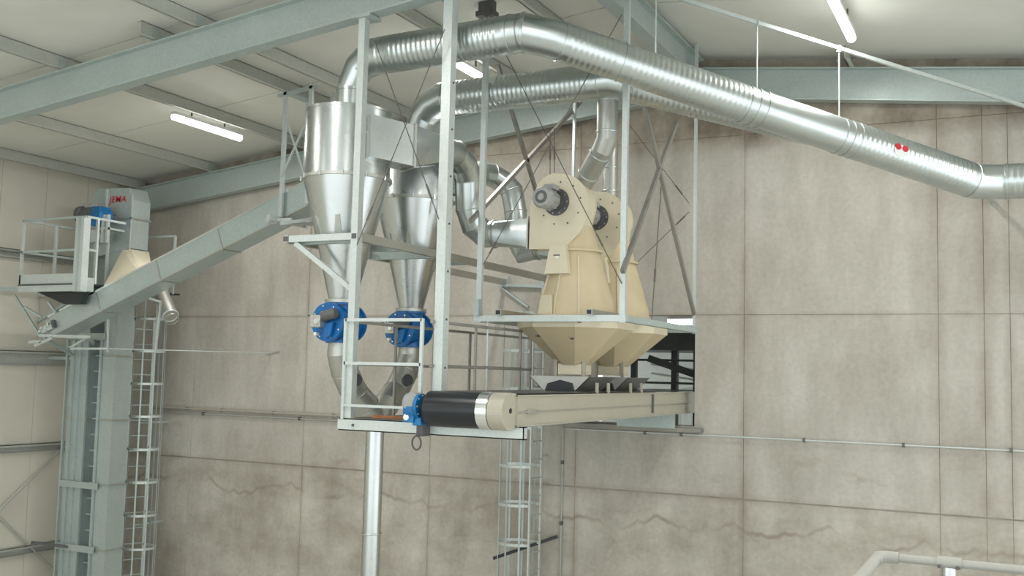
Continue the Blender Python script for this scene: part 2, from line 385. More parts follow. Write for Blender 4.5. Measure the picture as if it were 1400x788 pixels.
a, b = PY(772, 588, YB-.04), PY(1400, 615, YB-.04); zc = (a.z+b.z)/2
conduit('wall_conduit', 'long pale conduit crossing the wall right of the caged ladder', [(a.x, YB-.04, zc), (5, YB-.04, zc)], .014, 'pale', [(x, YB-.04, zc) for x in (-5.5, -4.9, -3.0, -1.6, -.2, 1.4)])
a = PY(769, 600, YB-.04)
conduit('wall_conduit', 'vertical pale conduit dropping down the wall beside the caged ladder', [(a.x, YB-.03, zc+.05), (a.x, YB-.03, 0.0)], .016, 'conduit', [(a.x, YB-.03, z) for z in (3.2, 2.2, 1.2)])
t = thing('wall_ledge', (-6, YB, 3.75), 'brown steel ledge under the wall opening', 'ledge')
MB().box(-6.90, -4.55, YB-.16, YB+.01, 3.805, 3.865).build('shelf', 'brace', t); MB().box(-6.90, -4.6, YB-.08, YB+.01, 3.79, 3.81).build('web', 'conduitd', t)

# ================================================================ PLATFORM FRAME AND DECK
PXA, PXB, YP = -7.09, -5.965, 10.07
pfm = thing('platform_frame', (-6.5, 10, 4.0), 'galvanised hung platform frame with two tall posts under the roof beam', 'frame')
def post(m, X, Y, z0, z1, w, d): m.box(X-w/2, X+w/2, Y-d/2, Y+d/2, z0, z1); return m
post(MB(), PXA, YP, 4.02, zr(PXA), .09, .10).build('post', 'pale', pfm)
o = post(MB(), PXB, YP+.13, 4.05, zr(PXB), .118, .13).build('post', 'pale', pfm)
for k in range(7):
    z = 4.7+.55*k; MB().cyl((PXB+.055, YP+.13, z), (PXB+.07, YP+.13, z), .013, n=8).build('bolt', 'greyd', o)
for X in (PXA, PXB): MB().box(X-.12, X+.14, YP-.1, YP+.16, zr(X)-.03, zr(X)+.004).build('head_plate', 'steel', pfm)
m = MB().box(-7.2, -4.80, 10.0, 10.012, 3.95, 4.09).box(-7.2, -4.80, 10.0, 10.09, 4.078, 4.09).box(-7.2, -4.80, 10.0, 10.09, 3.95, 3.962).box(-7.21, -7.2, 10.0, 10.09, 3.95, 4.09).box(-4.81, -4.80, 10.0, 10.09, 3.95, 4.09)
m.build('front_beam', 'pale', pfm)
for X in (-7.16, -5.98): MB().box(X-.03, X+.03, 10.09, 15.99, 3.95, 4.08).build('side_beam', 'steel', pfm)
for k in range(6): MB().box(-7.13, -6.01, 10.10+k*.98, 11.06+k*.98, 4.06, 4.092).build('deck_plate', 'grate', pfm)
MB().box(-7.0, -6.98, 9.98, 10.0, 4.0, 4.03).build('bolt', 'greyd', pfm)
# cyclone beams and brackets
ZB = 6.23; CY0 = 10.6
bm_ = MB().box(PXA-.035, PXA+.035, YP+.05, 15.99, ZB-.05, ZB+.05).build('cyclone_beam', 'dull', pfm)
MB().box(-8.13, -8.065, YP-.05, 15.99, ZB-.05, ZB+.05).build('cyclone_beam', 'dull', pfm)
MB().box(-8.06, PXA, YP-.045, YP+.045, ZB-.04, ZB+.04).build('bracket_arm', 'pale', pfm)
MB().bar((-7.98, YP, ZB-.05), (PXA-.05, YP, ZB-.62), .05, .06).build('bracket_strut', 'pale', pfm)
for Y in (CY0-.43, CY0+.43, CY0+1.27, CY0+2.13): MB().box(-8.09, PXA, Y-.04, Y+.04, ZB-.06, ZB+.04).build('cross_member', 'steel', pfm)
for X in (-8.10, PXA): MB().box(X-.03, X+.03, YP-.06, YP-.045, ZB-.03, ZB+.03).build('end_cap', 'greyd', pfm)
# rope bracing between the two posts
def rope(name, p, q, parent, r=.006, mat='cable', buckle=.85):
    p, q = V(p), V(q); MB().cyl(p, q, r, n=6).build(name, mat, parent)
    c = p.lerp(q, buckle); d = (q-p).normalized(); MB().cyl(c-d*.09, c+d*.09, r*2.1, n=8).build('turnbuckle', mat, parent)
rope('brace_rope', PY(512, 55, YP-.06), PY(600, 300, YP-.06), pfm); rope('brace_rope', PY(608, 40, YP-.05), PY(488, 335, YP-.05), pfm)
# wall end bracket
MB().bar(PY(684, 390, 15.97), PY(746, 392, 15.97), .07, .05).bar(PY(684, 392, 15.97), PY(722, 420, 15.97), .05, .03).bar(PY(743, 380, 15.97), PY(743, 440, 15.97), .05, .06).build('wall_bracket', 'steel', pfm)
MB().box(-8.17, -8.03, 15.98, 16.004, ZB-.09, ZB+.09).build('wall_plate', 'steel', pfm); MB().box(-7.15, -7.01, 15.98, 16.004, ZB-.09, ZB+.09).build('wall_plate', 'steel', pfm)
tag(MB().bar((-6.95, 10.35, 4.105), (-6.1, 10.5, 4.105), .10, .03).build('timber_plank', 'rust'), 'orange-brown timber plank lying on the hung platform deck', 'plank')
# guardrails
gr = thing('guardrail', (-6.5, YP, 4.09), 'pale square-tube guardrail across the front of the hung platform', 'guardrail')
X0, X1 = -7.145, -6.1
for z in (5.235, 4.73): MB().box(X0, X1, 9.985, 10.02, z-.018, z+.018).build('rail', 'pale', gr)
MB().box(X0+.02, X1, 9.985, 10.02, 4.225, 4.255).build('toe_rail', 'pale', gr)
for X in (X0, X1): MB().box(X-.018, X+.018, 9.985, 10.02, 4.08, 5.25).build('post', 'pale', gr)
def side_guard(X, y0, y1, ys, label, mat):
    g = thing('guardrail', (X, y0, 4.09), label, 'guardrail')
    for z in (5.22, 4.72): MB().box(X-.02, X+.02, y0, y1, z-.017, z+.017).build('rail', mat, g)
    for Y in ys: MB().box(X-.014, X+.014, Y-.014, Y+.014, 4.08, 5.22).build('post', mat, g)
side_guard(-7.12, YP+.1, 15.05, (11.05, 13.0, 15.03), 'grey guardrail along the platform edge under the cyclones', 'brace')
side_guard(-6.03, YP+.02, 12.42, (11.15, 12.40), 'grey guardrail between the platform and the belt conveyor', 'brace')

# ================================================================ CYCLONES, VALVES, PIPES
CX, CY = -7.64, 10.6
ZF = 7.03
def make_cyclone(label):
    t = thing('cyclone', (CX, CY, 5.5), label, 'cyclone', 'dust cyclones on the hung platform')
    c = (CX, CY, 0)
    MB().lathe(c, (0, 0, 1), [(.535, ZF+.01), (.535, 7.88)], 48, False).build('barrel', 'cyc', t, 30)
    MB().lathe(c, (0, 0, 1), [(.545, 7.87), (.545, 7.90), (.19, 7.905)], 48).build('lid', 'cyc', t, 30)
    co = MB().lathe(c, (0, 0, 1), [(.54, ZF-.01), (.335, 6.20), (.165, 5.50)], 48, False).build('cone', 'cyc', t, 30)
    MB().lathe(c, (0, 0, 1), [(.53, ZF-.02), (.565, ZF-.02), (.565, ZF+.02), (.53, ZF+.02)], 48, False).build('flange', 'dull', t, 30)
    for k in range(12):
        a = 2*PI*k/12; p = V((CX+.575*math.cos(a), CY+.575*math.sin(a), ZF)); MB().cyl(p-V((0, 0, .03)), p+V((0, 0, .03)), .012, n=6).build('bolt', 'chrome', t)
    MB().lathe(c, (0, 0, 1), [(.165, 5.52), (.215, 5.52), (.215, 5.48), (.165, 5.48)], 32).build('outlet_flange', 'dull', t, 30)
    for a in (-1.97, -1.17, 1.17, 1.97):       # support lugs standing on the beams
        d = V((math.cos(a), math.sin(a), 0)); p = V((CX, CY, 0))+d*.33; s = V((-d.y, d.x, 0))*.05
        MB().prism([p-s+V((0, 0, ZB+.05)), p+s+V((0, 0, ZB+.05)), p+s*.5+d*.09+V((0, 0, ZB+.30)), p-s*.5+d*.09+V((0, 0, ZB+.30))], d*.03).build('support_lug', 'dull', t)
        q = p+d*.06; MB().box(q.x-.1, q.x+.1, q.y-.07, q.y+.07, ZB+.04, ZB+.06).build('foot_plate', 'steel', t)
    MB().bar((CX+.45, CY-.28, ZF-.02), (CX+.24, CY-.17, 6.2), .03, .03).build('seam_strip', 'dull', t)
    return t
c1 = make_cyclone('silver sheet cyclone with the front bracket strut and its square inlet duct')
c2 = clone(c1, (-.05, 1.7, 0), None, 'silver sheet cyclone standing behind the one with the bracket strut')

def make_valve(label):
    z = 5.23; r = .235; y0, y1 = CY-.30, CY+.22
    t = thing('rotary_valve', (CX, CY, z-.25), label, 'valve', 'blue rotary valves under the cyclones')
    MB().lathe((CX, y0, z), (0, 1, 0), [(r*.93, .04), (r*.93, y1-y0-.04)], 40).build('body', 'blue', t, 30)
    MB().lathe((CX, y0, z), (0, 1, 0), [(r, 0), (r*1.03, .01), (r*1.03, .05)], 40).build('end_plate', 'blue', t, 30)
    MB().lathe((CX, y1, z), (0, -1, 0), [(r, 0), (r*1.03, .01), (r*1.03, .05)], 40).build('end_plate', 'blue', t, 30)
    MB().lathe((CX, CY, z+.25), (0, 0, -1), [(.21, 0), (.21, .03), (.17, .03), (.17, .1)], 32).build('top_neck', 'blue', t, 30)
    MB().lathe((CX, CY, z-.25), (0, 0, 1), [(.19, 0), (.19, .03), (.15, .03), (.15, .1)], 32).build('bottom_neck', 'blue', t, 30)
    for k in range(8):
        a = 2*PI*k/8+.3; p = V((CX+r*.86*math.cos(a), y0-.012, z+r*.86*math.sin(a))); MB().cyl(p, p+V((0, .02, 0)), .012, n=6).build('bolt', 'chrome', t)
    g = MB().box(CX-.14, CX+.01, y0-.16, y0-.01, z-.075, z+.075).cyl((CX-.04, y0-.17, z), (CX-.04, y0, z), .05, n=16).build('gearbox', 'dull', t, 30, bevel=.01)
    MB().lathe((CX+.0, y0-.09, z+.06), (1, 0, .2), [(.065, 0), (.065, .17), (.055, .20), (.03, .20)], 16).build('drive_motor', 'greyd', t, 30)
    MB().lathe((CX-.04, y0-.18, z), (0, 1, 0), [(.03, 0), (.03, .012)], 16).build('shaft_cap', 'chrome', g, 30)
    MB().prism([(CX-.01, y0-.012, z-.03), (CX+.13, y0-.012, z-.01), (CX+.10, y0-.012, z-.16), (CX+.02, y0-.012, z-.21)], (0, -.05, 0)).build('torque_arm', 'blue', t)
    MB().cyl((CX-.13, y0-.06, z-.15), (CX-.13, y0+.01, z-.15), .022, n=12).build('rating_plate', 'white', t)
    MB().bar((CX-.10, y0-.07, z+.04), (CX-.24, y0-.07, z+.08), .015, .015).build('cable_gland', 'greyd', t)
    return t
v1 = make_valve('blue rotary valve under the cyclone with the bracket strut, beside the platform corner post')
v2 = clone(v1, (-.05, 1.7, 0), None, 'blue rotary valve under the rear cyclone, behind the square guardrail end')

dp = thing('discharge_pipe', (CX, 11.4, 0), 'silver Y-shaped discharge pipe joining both valves and dropping to the floor', 'pipe')
J = V((-7.62, 11.40, 4.02))
def branch(Y, s):
    p0 = V((CX-(.05 if s < 0 else 0), Y, 4.99))
    pts = [p0, p0+V((0, 0, -.14)), p0+V((0, s*.10, -.36)), p0+V((0, s*.32, -.62)), J+V((0, -s*.24, .18)), J+V((0, -s*.02, -.05))]
    b = MB().tube(pts, [.155, .165, .172, .172, .172, .15], 28).build('branch', 'dull', dp, 18)
    for i in (2, 3, 4):
        d = (pts[i]-pts[i-1]).normalized()+(pts[i+1]-pts[i]).normalized() if i < 5 else pts[i]-pts[i-1]
        MB().torus(pts[i], d, .174, .008, 28, 6).build('joint_band', 'cyc', b, 60)
    c = (pts[2]+pts[3])/2; o = V((.85, -.5, .15)).normalized()
    MB().lathe(c+o*.12, o, [(.065, 0), (.065, .09), (.075, .09), (.075, .105)], 24).build('inspection_cap', 'black', b, 30)
    MB().torus(c+o*.21, o, .072, .010, 24, 6).build('cap_ring', 'greyd', b, 60)
branch(CY, 1); branch(CY+1.7, -1)
MB().cyl(J+V((0, 0, .02)), (J.x, J.y, 0), .118, n=32).build('downpipe', 'cyc', dp, 40)
for z in (2.55, .9): MB().torus((J.x, J.y, z), (0, 0, 1), .12, .012, 32, 6).build('joint_band', 'cyc', dp, 60)

# ---- scroll inlets and fan ducts
def rect_ring(c, w, h, d, n=32):
    """n points round a rectangle (w sideways, h vertical) at c facing d"""
    d = V(d).normalized(); a = d.cross(V((0, 0, 1))).normalized(); b = V((0, 0, 1)); out = []
    for i in range(n):
        th = 2*PI*i/n; cx, cy = math.cos(th), math.sin(th); k = 1/max(abs(cx), abs(cy)); out.append(V(c)+a*cx*k*w/2+b*cy*k*h/2)
    return out
def circ_ring(c, r, d, n=32):
    d = V(d).normalized(); a = d.cross(V((0, 0, 1))).normalized(); b = a.cross(d)
    return [V(c)+(a*math.cos(2*PI*i/n)+b*math.sin(2*PI*i/n))*r for i in range(n)]
def fan_duct(label, dy, pts, r, elbows, rect_end, scroll):
    t = thing('fan_duct', scroll[0], label, 'duct', None)
    A, B, dA, dB = scroll
    C = V(pts[0]); dC = V(pts[1])-C
    sb = MB().loft([rect_ring(A, .34, .52, dA), rect_ring(B, .36, .52, dB)]).build('scroll_inlet', 'cyc', t, 30)
    MB().loft([rect_ring(B, .36, .52, dB), circ_ring(C, r, dC)]).build('transition', 'cyc', t, 20)
    MB().loft([rect_ring(V(B), .40, .56, dB), rect_ring(V(B)+V(dB).normalized()*-.03, .40, .56, dB)]).build('flange', 'dull', sb)
    MB().tube(pts, r, 32, True).build('round_run', 'duct', t, 16)
    for i in elbows:
        d = (V(pts[i+1])-V(pts[i])).normalized()+(V(pts[i])-V(pts[i-1])).normalized()
        MB().torus(pts[i], d, r+.002, .008, 32, 6).build('joint_band', 'dull', t, 60)
    E, w, h, dE, e0 = rect_end
    MB().loft([circ_ring(pts[-1], r, V((1, 0, 0))), rect_ring(E, w, h, V((1, 0, 0)))]).build('fan_transition', 'duct', t, 20)
    MB().loft([rect_ring(V(E)-V((.02, 0, 0)), w+.05, h+.05, (1, 0, 0)), rect_ring(V(E)+V((.004, 0, 0)), w+.05, h+.05, (1, 0, 0))]).build('flange', 'dull', t)
    MB().torus(V(pts[-1])-V((.05, 0, 0)), (1, 0, 0), r+.004, .014, 32, 6).build('clamp_ring', 'dull', t, 60)
    return t
A = V((-7.20, 10.35, 7.49)); B = PY(560, 203, 10.95)
ptsA = [PY(606, 206, 11.6), PY(622, 211, 11.98), PY(634, 224, 12.22), PY(640, 245, 12.38), PY(641, 285, 12.46), PY(648, 308, 12.56), PY(663, 320, 12.70), PY(681, 322, 12.70)]
ZE = .5*(PY(725, 300, 12.7).z+PY(725, 340, 12.7).z); XE = -6.03
for p in ptsA[-2:]: p.z = ZE+.02; p.y = 12.70
fan_duct('silver duct curving from the front fan up to the square cyclone inlet', 0, ptsA, .185, (1, 2, 3, 4, 5, 6), (V((XE, 12.70, ZE)), .27, .40, None, None), (A, B, V((.75, 1, 0)), V((.62, 1, 0))))
off = V((-.03, 1.46, 0))
ptsB = [V((-7.34, 13.32, 7.56)), V((-7.42, 13.68, 7.68)), V((-7.35, 13.96, 7.70)), V((-7.22, 14.12, 7.61)), PY(700, 262, 14.16), PY(705, 290, 14.16), PY(706, 325, 14.16), PY(716, 343, 14.16), PY(733, 352, 14.16), PY(741, 352, 14.16)]
for p in ptsB[-2:]: p.z = ZE+.0; p.y = 14.16
A2 = V((-7.33, 12.32, 7.49)); B2 = V((-7.33, 12.98, 7.49))
fan_duct('silver duct behind the front fan, rising from the rear fan to the rear cyclone', 0, ptsB, .175, (1, 2, 3, 4, 5, 6, 7, 8), (V((XE, 14.16, ZE)), .27, .40, None, None), (A2, B2, V((0, 1, 0)), V((0, 1, 0))))

# ---- exhaust ducts
def duct(label, segs, bands, r, loc):
    t = thing('exhaust_duct', loc, label, 'duct', 'large spiral exhaust ducts')
    for kind, pts, rr in segs:
        if kind == 'rib': MB().ribbed(pts[0], pts[1], rr).build('spiral_section', 'duct', t, 50)
        else: MB().tube(pts, rr, 36, False).build('elbow' if kind == 'elbow' else 'smooth_section', 'duct', t, 16)
    for c, d, rr in bands: MB().lathe(V(c)-V(d).normalized()*.02, d, [(rr, 0), (rr+.010, .004), (rr+.010, .036), (rr, .04)], 36).build('joint_band', 'duct', t, 40)
    return t
R1 = .228
D0 = V((CX, CY, 7.90)); D1 = V((CX, CY, 8.22)); zD = 8.61
D2 = V((CX+.12, CY, 8.46)); D3 = V((CX+.34, CY, zD-.02))
E1 = V((PY(716, 46, 10.6).x, 10.6, zD+.02)); E2 = PY(754, 53, 10.78); E3 = PY(1332, 248, 14.72); E4 = PY(1366, 249, 14.86)
du = (E3-E2).normalized(); E5 = V((5.5, 14.86, E4.z))
def on(px):                       # point of the slanting run seen at image column px
    lo, hi = 0., 1.
    for _ in range(40):
        mm = (lo+hi)/2; p = E2.lerp(E3, mm)-CP
        if 700+FPX*p.dot(cr)/p.dot(cf) < px: lo = mm
        else: hi = mm
    return E2.lerp(E3, lo)
K1, K2, K3 = on(848), on(1030), on(1152)
segs = [('smooth', [D0, D1], .172), ('elbow', [D1, D2, D3, D3+V((.06, 0, 0))], [.172, .19, R1, R1]), ('rib', [D3+V((.05, 0, 0)), E1-V((.14, 0, 0))], R1),
        ('smooth', [E1-V((.15, 0, 0)), E1], R1), ('elbow', [E1-V((.02, 0, 0)), E1, E2, E2+du*.14], R1), ('rib', [E2+du*.12, K1], R1), ('rib', [K1, K2], R1),
        ('smooth', [K2, K3], R1), ('rib', [K3, E3-du*.05], R1), ('elbow', [E3-du*.07, E3, E4, E4+V((.1, 0, 0))], R1), ('rib', [E4+V((.08, 0, 0)), E5], R1)]
bands = [(D0+V((0, 0, .03)), (0, 0, 1), .172), (D1-V((0, 0, .03)), (0, 0, 1), .172), (E1-V((.16, 0, 0)), (1, 0, 0), R1), (E1, (E2-E1).normalized()+V((1, 0, 0)), R1+.004), (E2+du*.13, du, R1), (K1, du, R1),
         (K2-du*.12, du, R1), (K2, du, R1), (K2+du*.12, du, R1), (K3-du*.05, du, R1), (K3+du*.06, du, R1), (K3+du*.17, du, R1), (E3-du*.06, du, R1), (E4+V((.09, 0, 0)), (1, 0, 0), R1)]
x1 = duct('thick spiral duct from the front cyclone crossing the hall to the wall', segs, bands, R1, D0)
MB().box(E3.x+.15, E3.x+.2, E3.y+.1, YB, E3.z-.1, E3.z-.05).build('wall_stay', 'steel', x1)
# small red and white sticker on the duct skin
sp = on(1217); side = (CP-sp); side = (side-du*side.dot(du)).normalized(); upv = du.cross(side); upv = upv if upv.z > 0 else -upv
def sticker(name, mat, a0, s0, w, h, lift, n=20):
    """curved oval patch wrapped on the duct: a0 angle up from the camera side, s0 offset along the duct"""
    vs = []; fs = []
    for i in range(n+1):
        rr = 0 if i == 0 else 1; th = 2*PI*(i-1)/n
        s = s0+rr*w*math.cos(th); a = a0+rr*h*math.sin(th)/R1
        vs.append(sp+du*s+(side*math.cos(a)+upv*math.sin(a))*(R1+lift))
    for i in range(n): fs.append((0, 1+i, 1+(i+1) % n))
    return MB().add(vs, fs).build(name, mat, x1)
sticker('sticker', 'white', .30, 0, .105, .075, .009)
sticker('red_mark', 'red', .47, -.055, .045, .04, .012); sticker('red_mark', 'red', .47, .050, .045, .04, .012)
R2 = .232; C2X, C2Y = CX-.05, CY+1.7
z2 = 8.47
F0 = V((C2X, C2Y, 7.90)); F1 = V((C2X, C2Y, 8.02)); F2 = V((C2X+.06, C2Y, 8.22)); F3 = V((C2X+.2, C2Y, 8.38)); F4 = V((C2X+.42, C2Y, z2))
F5 = V((PY(836, 118, C2Y).x, C2Y, z2)); F6 = on(1120)
dv = (F6-F5).normalized()
segs = [('smooth', [F0, F1], .18), ('elbow', [F1, F2, F3, F4, F4+V((.06, 0, 0))], [.18, .20, .225, R2, R2]), ('rib', [F4+V((.05, 0, 0)), F5-V((.14, 0, 0))], R2), ('elbow', [F5-V((.15, 0, 0)), F5, F5+dv*.16], R2), ('rib', [F5+dv*.15, F6], R2-.01)]
bands = [(F0+V((0, 0, .03)), (0, 0, 1), .18), (F5-V((.15, 0, 0)), (1, 0, 0), R2), (F5+dv*.15, dv, R2), (F4+V((.05, 0, 0)), (1, 0, 0), R2)]
duct('thick spiral duct from the rear cyclone running below the other into a junction', segs, bands, R2, F0)

# ---- hanger rail above the slanting duct
hr = thing('hanger_rail', on(1035), 'slim silver rail slanting under the roof with rods holding the thick duct', 'rail')
ha, hb = PY(1035, 31, on(1035).y), PY(1147, 66, on(1147).y)
hd = (hb-ha)/(hb.y-ha.y); h0 = ha+(hb-ha)*((-4.60-ha.x)/(hb.x-ha.x)); h1 = ha+hd*(15.72-ha.y)
MB().bar(h0, h1, .04, .045).build('rail', 'pale', hr)
for px in (897, 1035, 1147):
    p = on(px); zt = (ha+hd*(p.y-ha.y)); MB().cyl(V((zt.x, zt.y, p.z+R1-.02)), zt, .010, n=8).build('hanger_rod', 'pale', hr)
for px in (1035, 1147):
    p = on(px); zt = (ha+hd*(p.y-ha.y)); MB().box(zt.x-.025, zt.x+.025, zt.y-.025, zt.y+.025, zt.z-.05, zt.z+.03).build('clip', 'steel', hr)

# ================================================================ TANKS AND FANS
TX, TY = -5.43, 12.85
def octring(z, r, c=(TX, TY), rot=PI/8, n=8): return [V((c[0]+r*math.cos(rot+2*PI*i/n), c[1]+r*math.sin(rot+2*PI*i/n), z)) for i in range(n)]
def make_tank(label):
    t = thing('aspirator_tank', (TX, TY, 4.6), label, 'tank', 'cream aspirator tanks above the belt')
    MB().lathe((TX, TY, 0), (0, 0, 1), [(.30, 6.34), (.31, 6.28), (.505, 5.62), (.53, 5.42)], 40).build('body', 'cream', t, 30)
    MB().lathe((TX, TY, 0), (0, 0, 1), [(.30, 6.30), (.345, 6.30), (.345, 6.33), (.30, 6.33)], 40, False).build('neck_ring', 'cream', t, 30)
    k = 1/math.cos(PI/8)
    MB().loft([octring(5.44, .56*k), octring(5.40, .72*k), octring(5.265, .725*k)]).build('skirt', 'cream2', t)
    MB().loft([octring(5.266, .715*k), octring(4.79, .20*k)]).build('hopper', 'cream', t)
    MB().box(TX-.17, TX+.17, TY-.17, TY+.17, 4.66, 4.80).build('spout', 'cream2', t)
    for s in (-1, 1): MB().box(TX+s*.20-.02, TX+s*.20+.02, TY-.18, TY-.14, 4.56, 4.86).build('spout_stay', 'beige', t)
    for a in (-2.35, -1.72, -1.1):
        d = V((math.cos(a), math.sin(a), 0)); p = V((TX, TY, 0))
        MB().bar(p+d*.335+V((0, 0, 6.22)), p+d*.515+V((0, 0, 5.62)), .016, .02, up=d).bar(p+d*.515+V((0, 0, 5.62)), p+d*.538+V((0, 0, 5.43)), .016, .02, up=d).build('weld_rib', 'cream2', t)
    MB().prism([(TX-.34, TY-.50, 5.44), (TX-.10, TY-.56, 5.44), (TX-.13, TY-.54, 5.70), (TX-.30, TY-.48, 5.70)], (0, .12, 0)).build('inspection_box', 'cream2', t, bevel=.008)
    pl = MB().prism([(TX-.21, TY-.42, 6.36), (TX+.0, TY-.42, 6.36), (TX+.08, TY-.46, 5.98), (TX-.27, TY-.46, 5.98)], (0, .16, 0)).build('fan_foot', 'cream2', t)
    MB().box(TX-.15, TX-.06, TY-.435, TY-.40, 6.18, 6.235).build('slot_plate', 'greyd', pl); MB().box(TX-.12, TX-.08, TY-.44, TY-.41, 6.185, 6.215).build('sight_label', 'white', pl)
    for (dx, dz) in ((-.28, 5.15), (.2, 5.12), (-.2, 5.36), (.35, 5.33)): MB().cyl((TX+dx, TY-.74+(5.26-dz)*.9 if dz < 5.26 else TY-.74, dz), (TX+dx, TY-.5, dz), .014, n=8).build('rivet', 'greyd', t)
    return t
t1 = make_tank('cream aspirator tank with octagonal hopper, at the front of the hung frame')
t2 = clone(t1, (.0, 1.45, 0), None, 'cream aspirator tank with octagonal hopper, next to the wall opening')
def make_fan(label):
    yf = 12.56; dp_ = .28
    def q(cx, cy): p = PY(720+cx/5.63, 230+cy/5.63, yf); return V((p.x, yf, p.z))
    # casing outline traced round the scroll: outlet lower left, spiral over the top, flat lower right
    cx0, cy0 = 268, 262; out = [q(28, 612), q(288, 612)]
    out += [q(400, 490), q(440, 428)]
    for a in range(-25, 150, 12):
        rr = 205+ (12 if a > 100 else 0); out.append(q(cx0+rr*math.cos(math.radians(a)), cy0-rr*1.04*math.sin(math.radians(a))))
    out += [q(62, 205), q(36, 300)]
    hub = q(232, 262)
    t = thing('fan', (hub.x, yf+.15, 6.34), label, 'fan', 'cream centrifugal fans')
    MB().prism(out, (0, dp_, 0)).build('volute_casing', 'cream2', t, bevel=.006)
    c0 = V((sum(p.x for p in out)/len(out), yf, sum(p.z for p in out)/len(out)))
    for yy in (yf+.004, yf+dp_-.004):
        ring = [V((c0.x+(p.x-c0.x)*1.035, yy-.008, c0.z+(p.z-c0.z)*1.035)) for p in out]
        MB().prism(ring, (0, .012, 0)).build('casing_edge', 'cream2', t)
    MB().lathe((TX, TY, 6.33), (0, 0, 1), [(.30, 0), (.22, .30), (.20, .36)], 32).build('inlet_cone', 'cream', t, 30)
    MB().lathe(hub, (0, -1, 0), [(.185, -.01), (.185, .012), (.12, .014), (.12, .05)], 28).build('bearing_flange', 'greyd', t, 30)
    for k in range(10):
        a = 2*PI*k/10; MB().cyl(hub+V((.155*math.cos(a), -.02, .155*math.sin(a))), hub+V((.155*math.cos(a), .0, .155*math.sin(a))), .013, n=6).build('flange_stud', 'dull', t)
    for k in range(9):
        a = 2*PI*k/9+.2; p = hub+V((.06+.29*math.cos(a), -.008, -.02+.29*math.sin(a)))
        if p.x > -5.88 and p.x < -5.18: MB().cyl(p, p+V((0, .02, 0)), .013, n=6).build('casing_bolt', 'greyd', t)
    mc = hub+V((-.02, 0, 0.0))
    mo = MB().lathe(mc, (0, -1, 0), [(.09, .03), (.09, .10), (.125, .12), (.132, .14), (.132, .34), (.146, .345), (.146, .42), (.125, .46), (.085, .465)], 12).build('motor', 'grey', t, 20)
    MB().lathe(mc+V((0, -.46, 0)), (0, -1, 0), [(.088, 0), (.082, .012), (.05, .012), (.05, .004)], 20).build('fan_grille', 'greyd', mo, 30)
    MB().lathe(mc+V((0, -.455, 0)), (0, -1, 0), [(.048, 0), (.045, .018)], 16).build('cowl_boss', 'grey', mo, 30)
    for k in range(10):
        a = 2*PI*k/10+.3; e = V((math.cos(a), 0, math.sin(a))); MB().bar(mc+e*.137+V((0, -.15, 0)), mc+e*.137+V((0, -.33, 0)), .008, .016, up=e).build('cooling_fin', 'grey', mo)
    MB().box(mc.x-.05, mc.x+.10, mc.y-.28, mc.y-.10, mc.z+.13, mc.z+.20).build('terminal_box', 'grey', mo, bevel=.008)
    return t
f1 = make_fan('cream centrifugal fan with grey motor on the front tank')
f2 = clone(f1, (0, 1.45, 0), None, 'cream centrifugal fan partly hidden behind the front fan, on the rear tank')

def stack_pipe(label, pts, r, jb):
    t = thing('suction_pipe', pts[-1], label, 'pipe')
    MB().tube(pts, r, 28).build('pipe_run', 'dull', t, 16)
    for i, k in jb:
        a, b = V(pts[i]), V(pts[i+1]); c = a.lerp(b, k); MB().torus(c, b-a, r+.002, .012, 28, 6).build('clamp_ring', 'duct', t, 60)
    return t
a0 = PY(831, 128, 12.42); a1 = PY(829, 190, 12.42); a2 = PY(824, 205, 12.46); a3 = PY(797, 252, 12.80); a1.x = a0.x
stack_pipe('short silver suction pipe dropping with a slanted elbow into the front fan', [a0, V((a0.x, a0.y, a1.z)), a2, a3], .138, ((0, .12), (0, .85), (2, .12), (2, .7)))
b0 = PY(838, 165, 13.2); b1 = PY(838, 190, 14.25); b2 = PY(836, 280, 14.3)
stack_pipe('silver suction pipe standing behind, reaching the rear fan', [V((F5.x-.05, C2Y+.1, z2)), V((b1.x, 13.9, z2-.1)), V((b1.x, 14.16, z2-.4)), V((b1.x, 14.16, b2.z))], .115, ((2, .4), (2, .8)))

# ================================================================ SUSPENDED TANK FRAME
sf = thing('suspended_frame', (-5.45, 13.5, 5.3), 'tall galvanised frame hung from the roof around both cream tanks', 'frame')
FX0, FX1, FY0, FY1 = -6.46, -4.45, 12.02, 15.09
for X in (FX0, FX1):
    for Y in (FY0, FY1): MB().box(X-(.036 if Y == FY0 else .02), X+(.036 if Y == FY0 else .02), Y-.03, Y+.03, 5.31, zu(X)-.01).build('post', 'pale', sf)
for X in (FX0, FX1): MB().box(X-.13, X+.13, FY0-.09, FY0+.09, zu(X)-.22, zu(X)-.15).box(X-.11, X+.11, FY0-.05, FY0+.05, zu(X)-.15, zu(X)-.01).build('head_clamp', 'greyd', sf)
MB().box(FX0-.06, FX1+.05, FY0-.04, FY0+.04, 5.325, 5.405).build('base_bar', 'pale', sf)
MB().box(FX0-.05, FX1+.05, FY1-.04, FY1+.04, 5.325, 5.405).build('base_bar', 'steel', sf)
for X in (FX0, FX1): MB().box(X-.04, X+.04, FY0, FY1+.05, 5.325, 5.405).build('base_bar', 'steel', sf)
for X in (-6.12, -4.85):
    MB().box(X-.04, X+.04, FY0-.12, FY1+.05, 5.405, 5.475).build('tank_bearer', 'dull', sf); MB().box(X-.032, X+.032, FY0-.125, FY0-.115, 5.412, 5.468).build('bearer_end', 'black', sf)
for (p, q) in (((643, 303), (794, 139)), ((680, 88), (760, 350))): MB().bar(PX(*p, FX0-.05), PX(*q, FX0-.05), .05, .055).build('brace_bar', 'brace', sf)
